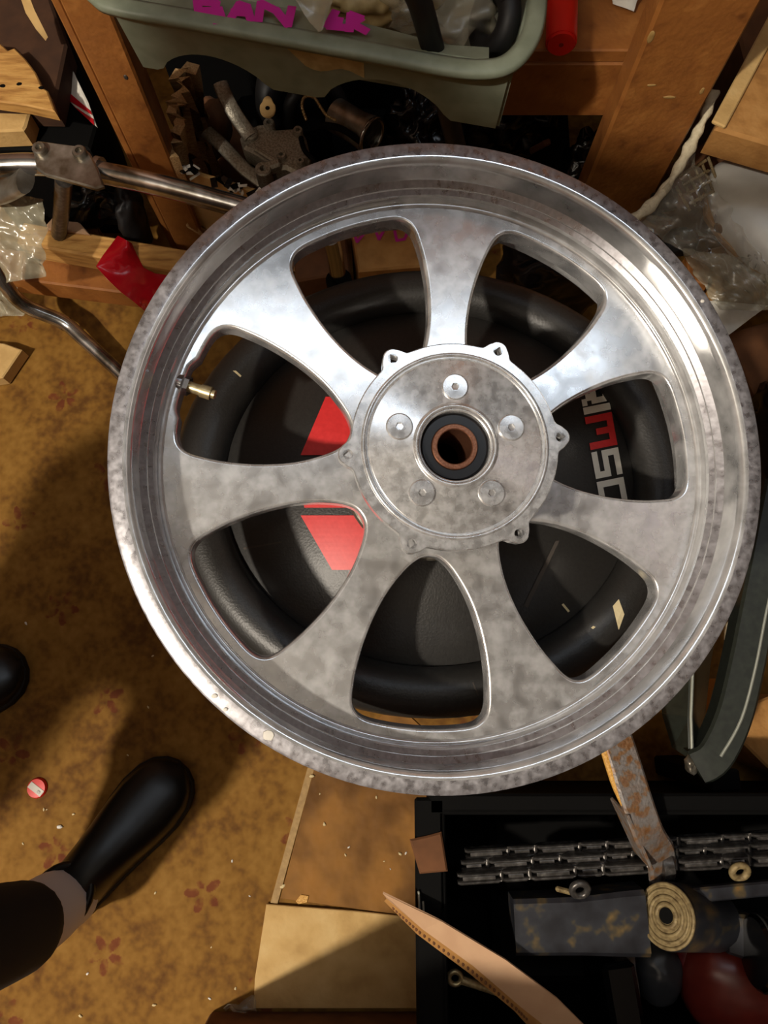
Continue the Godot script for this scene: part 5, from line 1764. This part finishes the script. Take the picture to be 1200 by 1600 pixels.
	tag(obj("battery_case", b, M.gloss_black), "glossy black case under the swing arm", "case")
	b = MB.new()
	sweep(b, path_px([[972, 1470, 0.16], [974, 1510, 0.18], [980, 1550, 0.19], [986, 1620, 0.19]], 5), [Vector2(0.016, 0.01)].map(func(x): return x)[0], [], 12)
	tag(obj("rusty_bracket", b, M.rusty_grey), "rusty grey bracket hanging down below the swing arm", "bracket")
	b = MB.new()
	blob(b, P(1022, 1512, 0.15), Vector3(0.03, 0.03, 0.042), 0.25, 14.0, 103, 30, 20)
	tag(obj("leather_glove", b, M.grey_leather), "shiny dark grey leather pad below the swing arm", "pad")
	b = MB.new()
	blob(b, P(1070, 1490, 0.14), Vector3(0.022, 0.03, 0.04), 0.2, 12.0, 104, 30, 20)
	tag(obj("maroon_pad", b, M.maroon), "small maroon leather pad beside the grey pad", "pad")
	b = MB.new()
	var sc := P(1158, 1532, 0.155)
	blob(b, sc, Vector3(0.078, 0.055, 0.07), 0.12, 8.0, 105, 40, 26, Basis(Vector3.UP, -0.35))
	tag(obj("saddle", b, M.maroon_brown), "large rounded maroon leather seat in the crate's corner", "seat")
	t = thing("oil_filter", "black ribbed canister at the crate's right side", "canister")
	var oa := P(1178, 1488, 0.26); var ob := P(1300, 1500, 0.26)
	b = MB.new()
	var ox := (ob - oa).normalized()
	sweep(b, [oa, oa + ox * 0.003, ob], [0.036, 0.039, 0.039], [], 32)
	obj("body", b, M.gloss_black, t)
	for k in 3:
		b = MB.new()
		sweep(b, ring_path(oa + ox * (0.006 + k * 0.008), 0.039, along(ox, Vector3.UP) * Basis(Vector3(0, 0, 1), PI / 2), 32), 0.0016, [], 8, false)
		obj("rib", b, M.grey_steel, t)
	# tall brown box just below the picture, its upright corner throws the slanting shadow
	b = MB.new()
	var k0 := P(329, 1579, 0.0)
	box(b, Transform3D(Basis(Vector3.UP, 0.0), Vector3(k0.x + 0.20, 0.4, k0.z + 0.2)), Vector3(0.40, 0.8, 0.4), 0.004)
	tag(obj("tall_box", b, M.card_dark), "tall reddish-brown carton standing on the floor by the cardboard sheet", "box")

func sq8() -> Array:
	return [Vector2(-1, -0.5), Vector2(-0.85, -1), Vector2(0.85, -1), Vector2(1, -0.5), Vector2(1, 0.5), Vector2(0.85, 1), Vector2(-0.85, 1), Vector2(-1, 0.5)]

# ---- floor sheets and litter
func floor_litter() -> void:
	var b: MB
	slab("hardboard_sheet", [[492, 1196], [438, 1404], [700, 1440], [760, 1230], [620, 1100]], 0.003, 0.0029, M.hardboard, "stained brown hardboard sheet on the floor below the wheel", "sheet", 0.0005)
	b = MB.new()
	bar(b, P(486, 1200, 0.0016), P(428, 1412, 0.0016), 0.011, 0.003, 0.0006)
	tag(obj("edge_strip", b, M.seam), "narrow pale strip along the hardboard sheet's edge", "strip")
	slab("cardboard_sheet", [[416, 1413], [560, 1424], [700, 1440], [720, 1560], [700, 1576], [396, 1576], [398, 1530]], 0.008, 0.005, M.card_pale, "flat pale cardboard sheet lying before the tall brown carton", "cardboard", 0.001)
	var t := thing("bottle_cap", "red and white bottle cap on the tan floor", "bottle cap", P(59, 1231, 0.0))
	b = MB.new()
	lathe(b, [Vector2(0.0152, 0.0), Vector2(0.015, 0.003), Vector2(0.0135, 0.006), Vector2(0.0, 0.0064)], 32)
	obj("cap", b, M.red, t)
	b = MB.new()
	box(b, Transform3D(Basis(Vector3.UP, -0.6), Vector3(0, 0.0064, 0.001)), Vector3(0.025, 0.0012, 0.010), 0.0004)
	obj("white_band", b, M.crumb_white, t)
	b = MB.new()
	box(b, Transform3D(Basis(Vector3.UP, -0.6), Vector3(0.005, 0.0072, 0.005)), Vector3(0.005, 0.0006, 0.004), 0.0002)
	obj("print", b, M.dark_steel, t)
	var spots := [[94, 1292, 0.006], [69, 1265, 0.003], [115, 1272, 0.003], [41, 974, 0.004], [239, 1025, 0.003], [232, 1105, 0.003], [137, 1521, 0.003], [126, 1587, 0.004], [243, 1395, 0.003], [328, 1560, 0.003], [368, 1544, 0.003], [241, 1570, 0.004], [363, 1345, 0.003], [488, 1212, 0.005], [507, 1287, 0.004], [545, 1323, 0.003], [540, 1335, 0.003], [442, 1384, 0.006], [446, 1355, 0.003], [469, 1391, 0.004], [625, 1333, 0.004], [634, 1332, 0.003], [664, 1305, 0.003], [680, 1295, 0.004], [677, 1267, 0.004], [588, 1245, 0.003], [600, 1345, 0.002], [610, 1357, 0.002], [73, 1265, 0.002], [36, 1318, 0.0025], [280, 1215, 0.002], [200, 1180, 0.0025], [330, 1480, 0.002], [390, 1400, 0.002], [500, 1240, 0.002]]
	var protos := []
	for k in 4:
		b = MB.new()
		blob(b, Vector3.ZERO, Vector3(1.0, 0.45, 0.6), 0.6, 0.9, 200 + k, 10, 7)
		protos.append(commit(b))
	for k in spots.size():
		var q: Array = spots[k]
		var o := MeshInstance3D.new()
		o.mesh = protos[k % 4]; o.material_override = M.crumb if k % 3 else M.crumb_white
		o.name = numbered("crumb"); add_child(o)
		var on_sheet: bool = q[0] > 470 and q[1] < 1400 and q[0] < 700
		o.transform = Transform3D(Basis(Vector3.UP, k * 1.7).scaled(Vector3.ONE * q[2] * 0.75), P(q[0], q[1], 0.0) + Vector3(0, q[2] * 0.3 + (0.003 if on_sheet else 0.0), 0))
		tag(o, "pale crumb lying on the brown hardboard sheet" if on_sheet else "pale crumb lying on the tan vinyl floor", "crumb", "crumbs on the hardboard" if on_sheet else "crumbs on the vinyl floor")
	slab("yellow_card", [[462, 1408], [470, 1398], [482, 1400], [480, 1410], [466, 1413]], 0.005, 0.002, M.yellow_chip, "tiny yellow card scrap at the cardboard sheet's edge", "scrap", 0.0004)
	b = MB.new()
	sheet(b, crumple(P(350, 1572, 0.014), P(398, 1555, 0.014), P(402, 1578, 0.012), P(352, 1578, 0.012), 8, 5, 0.012, 30.0, 301), 0.0006)
	tag(obj("cling_film", b, M.clear), "crumpled clear film at the foot of the tall brown carton", "film")
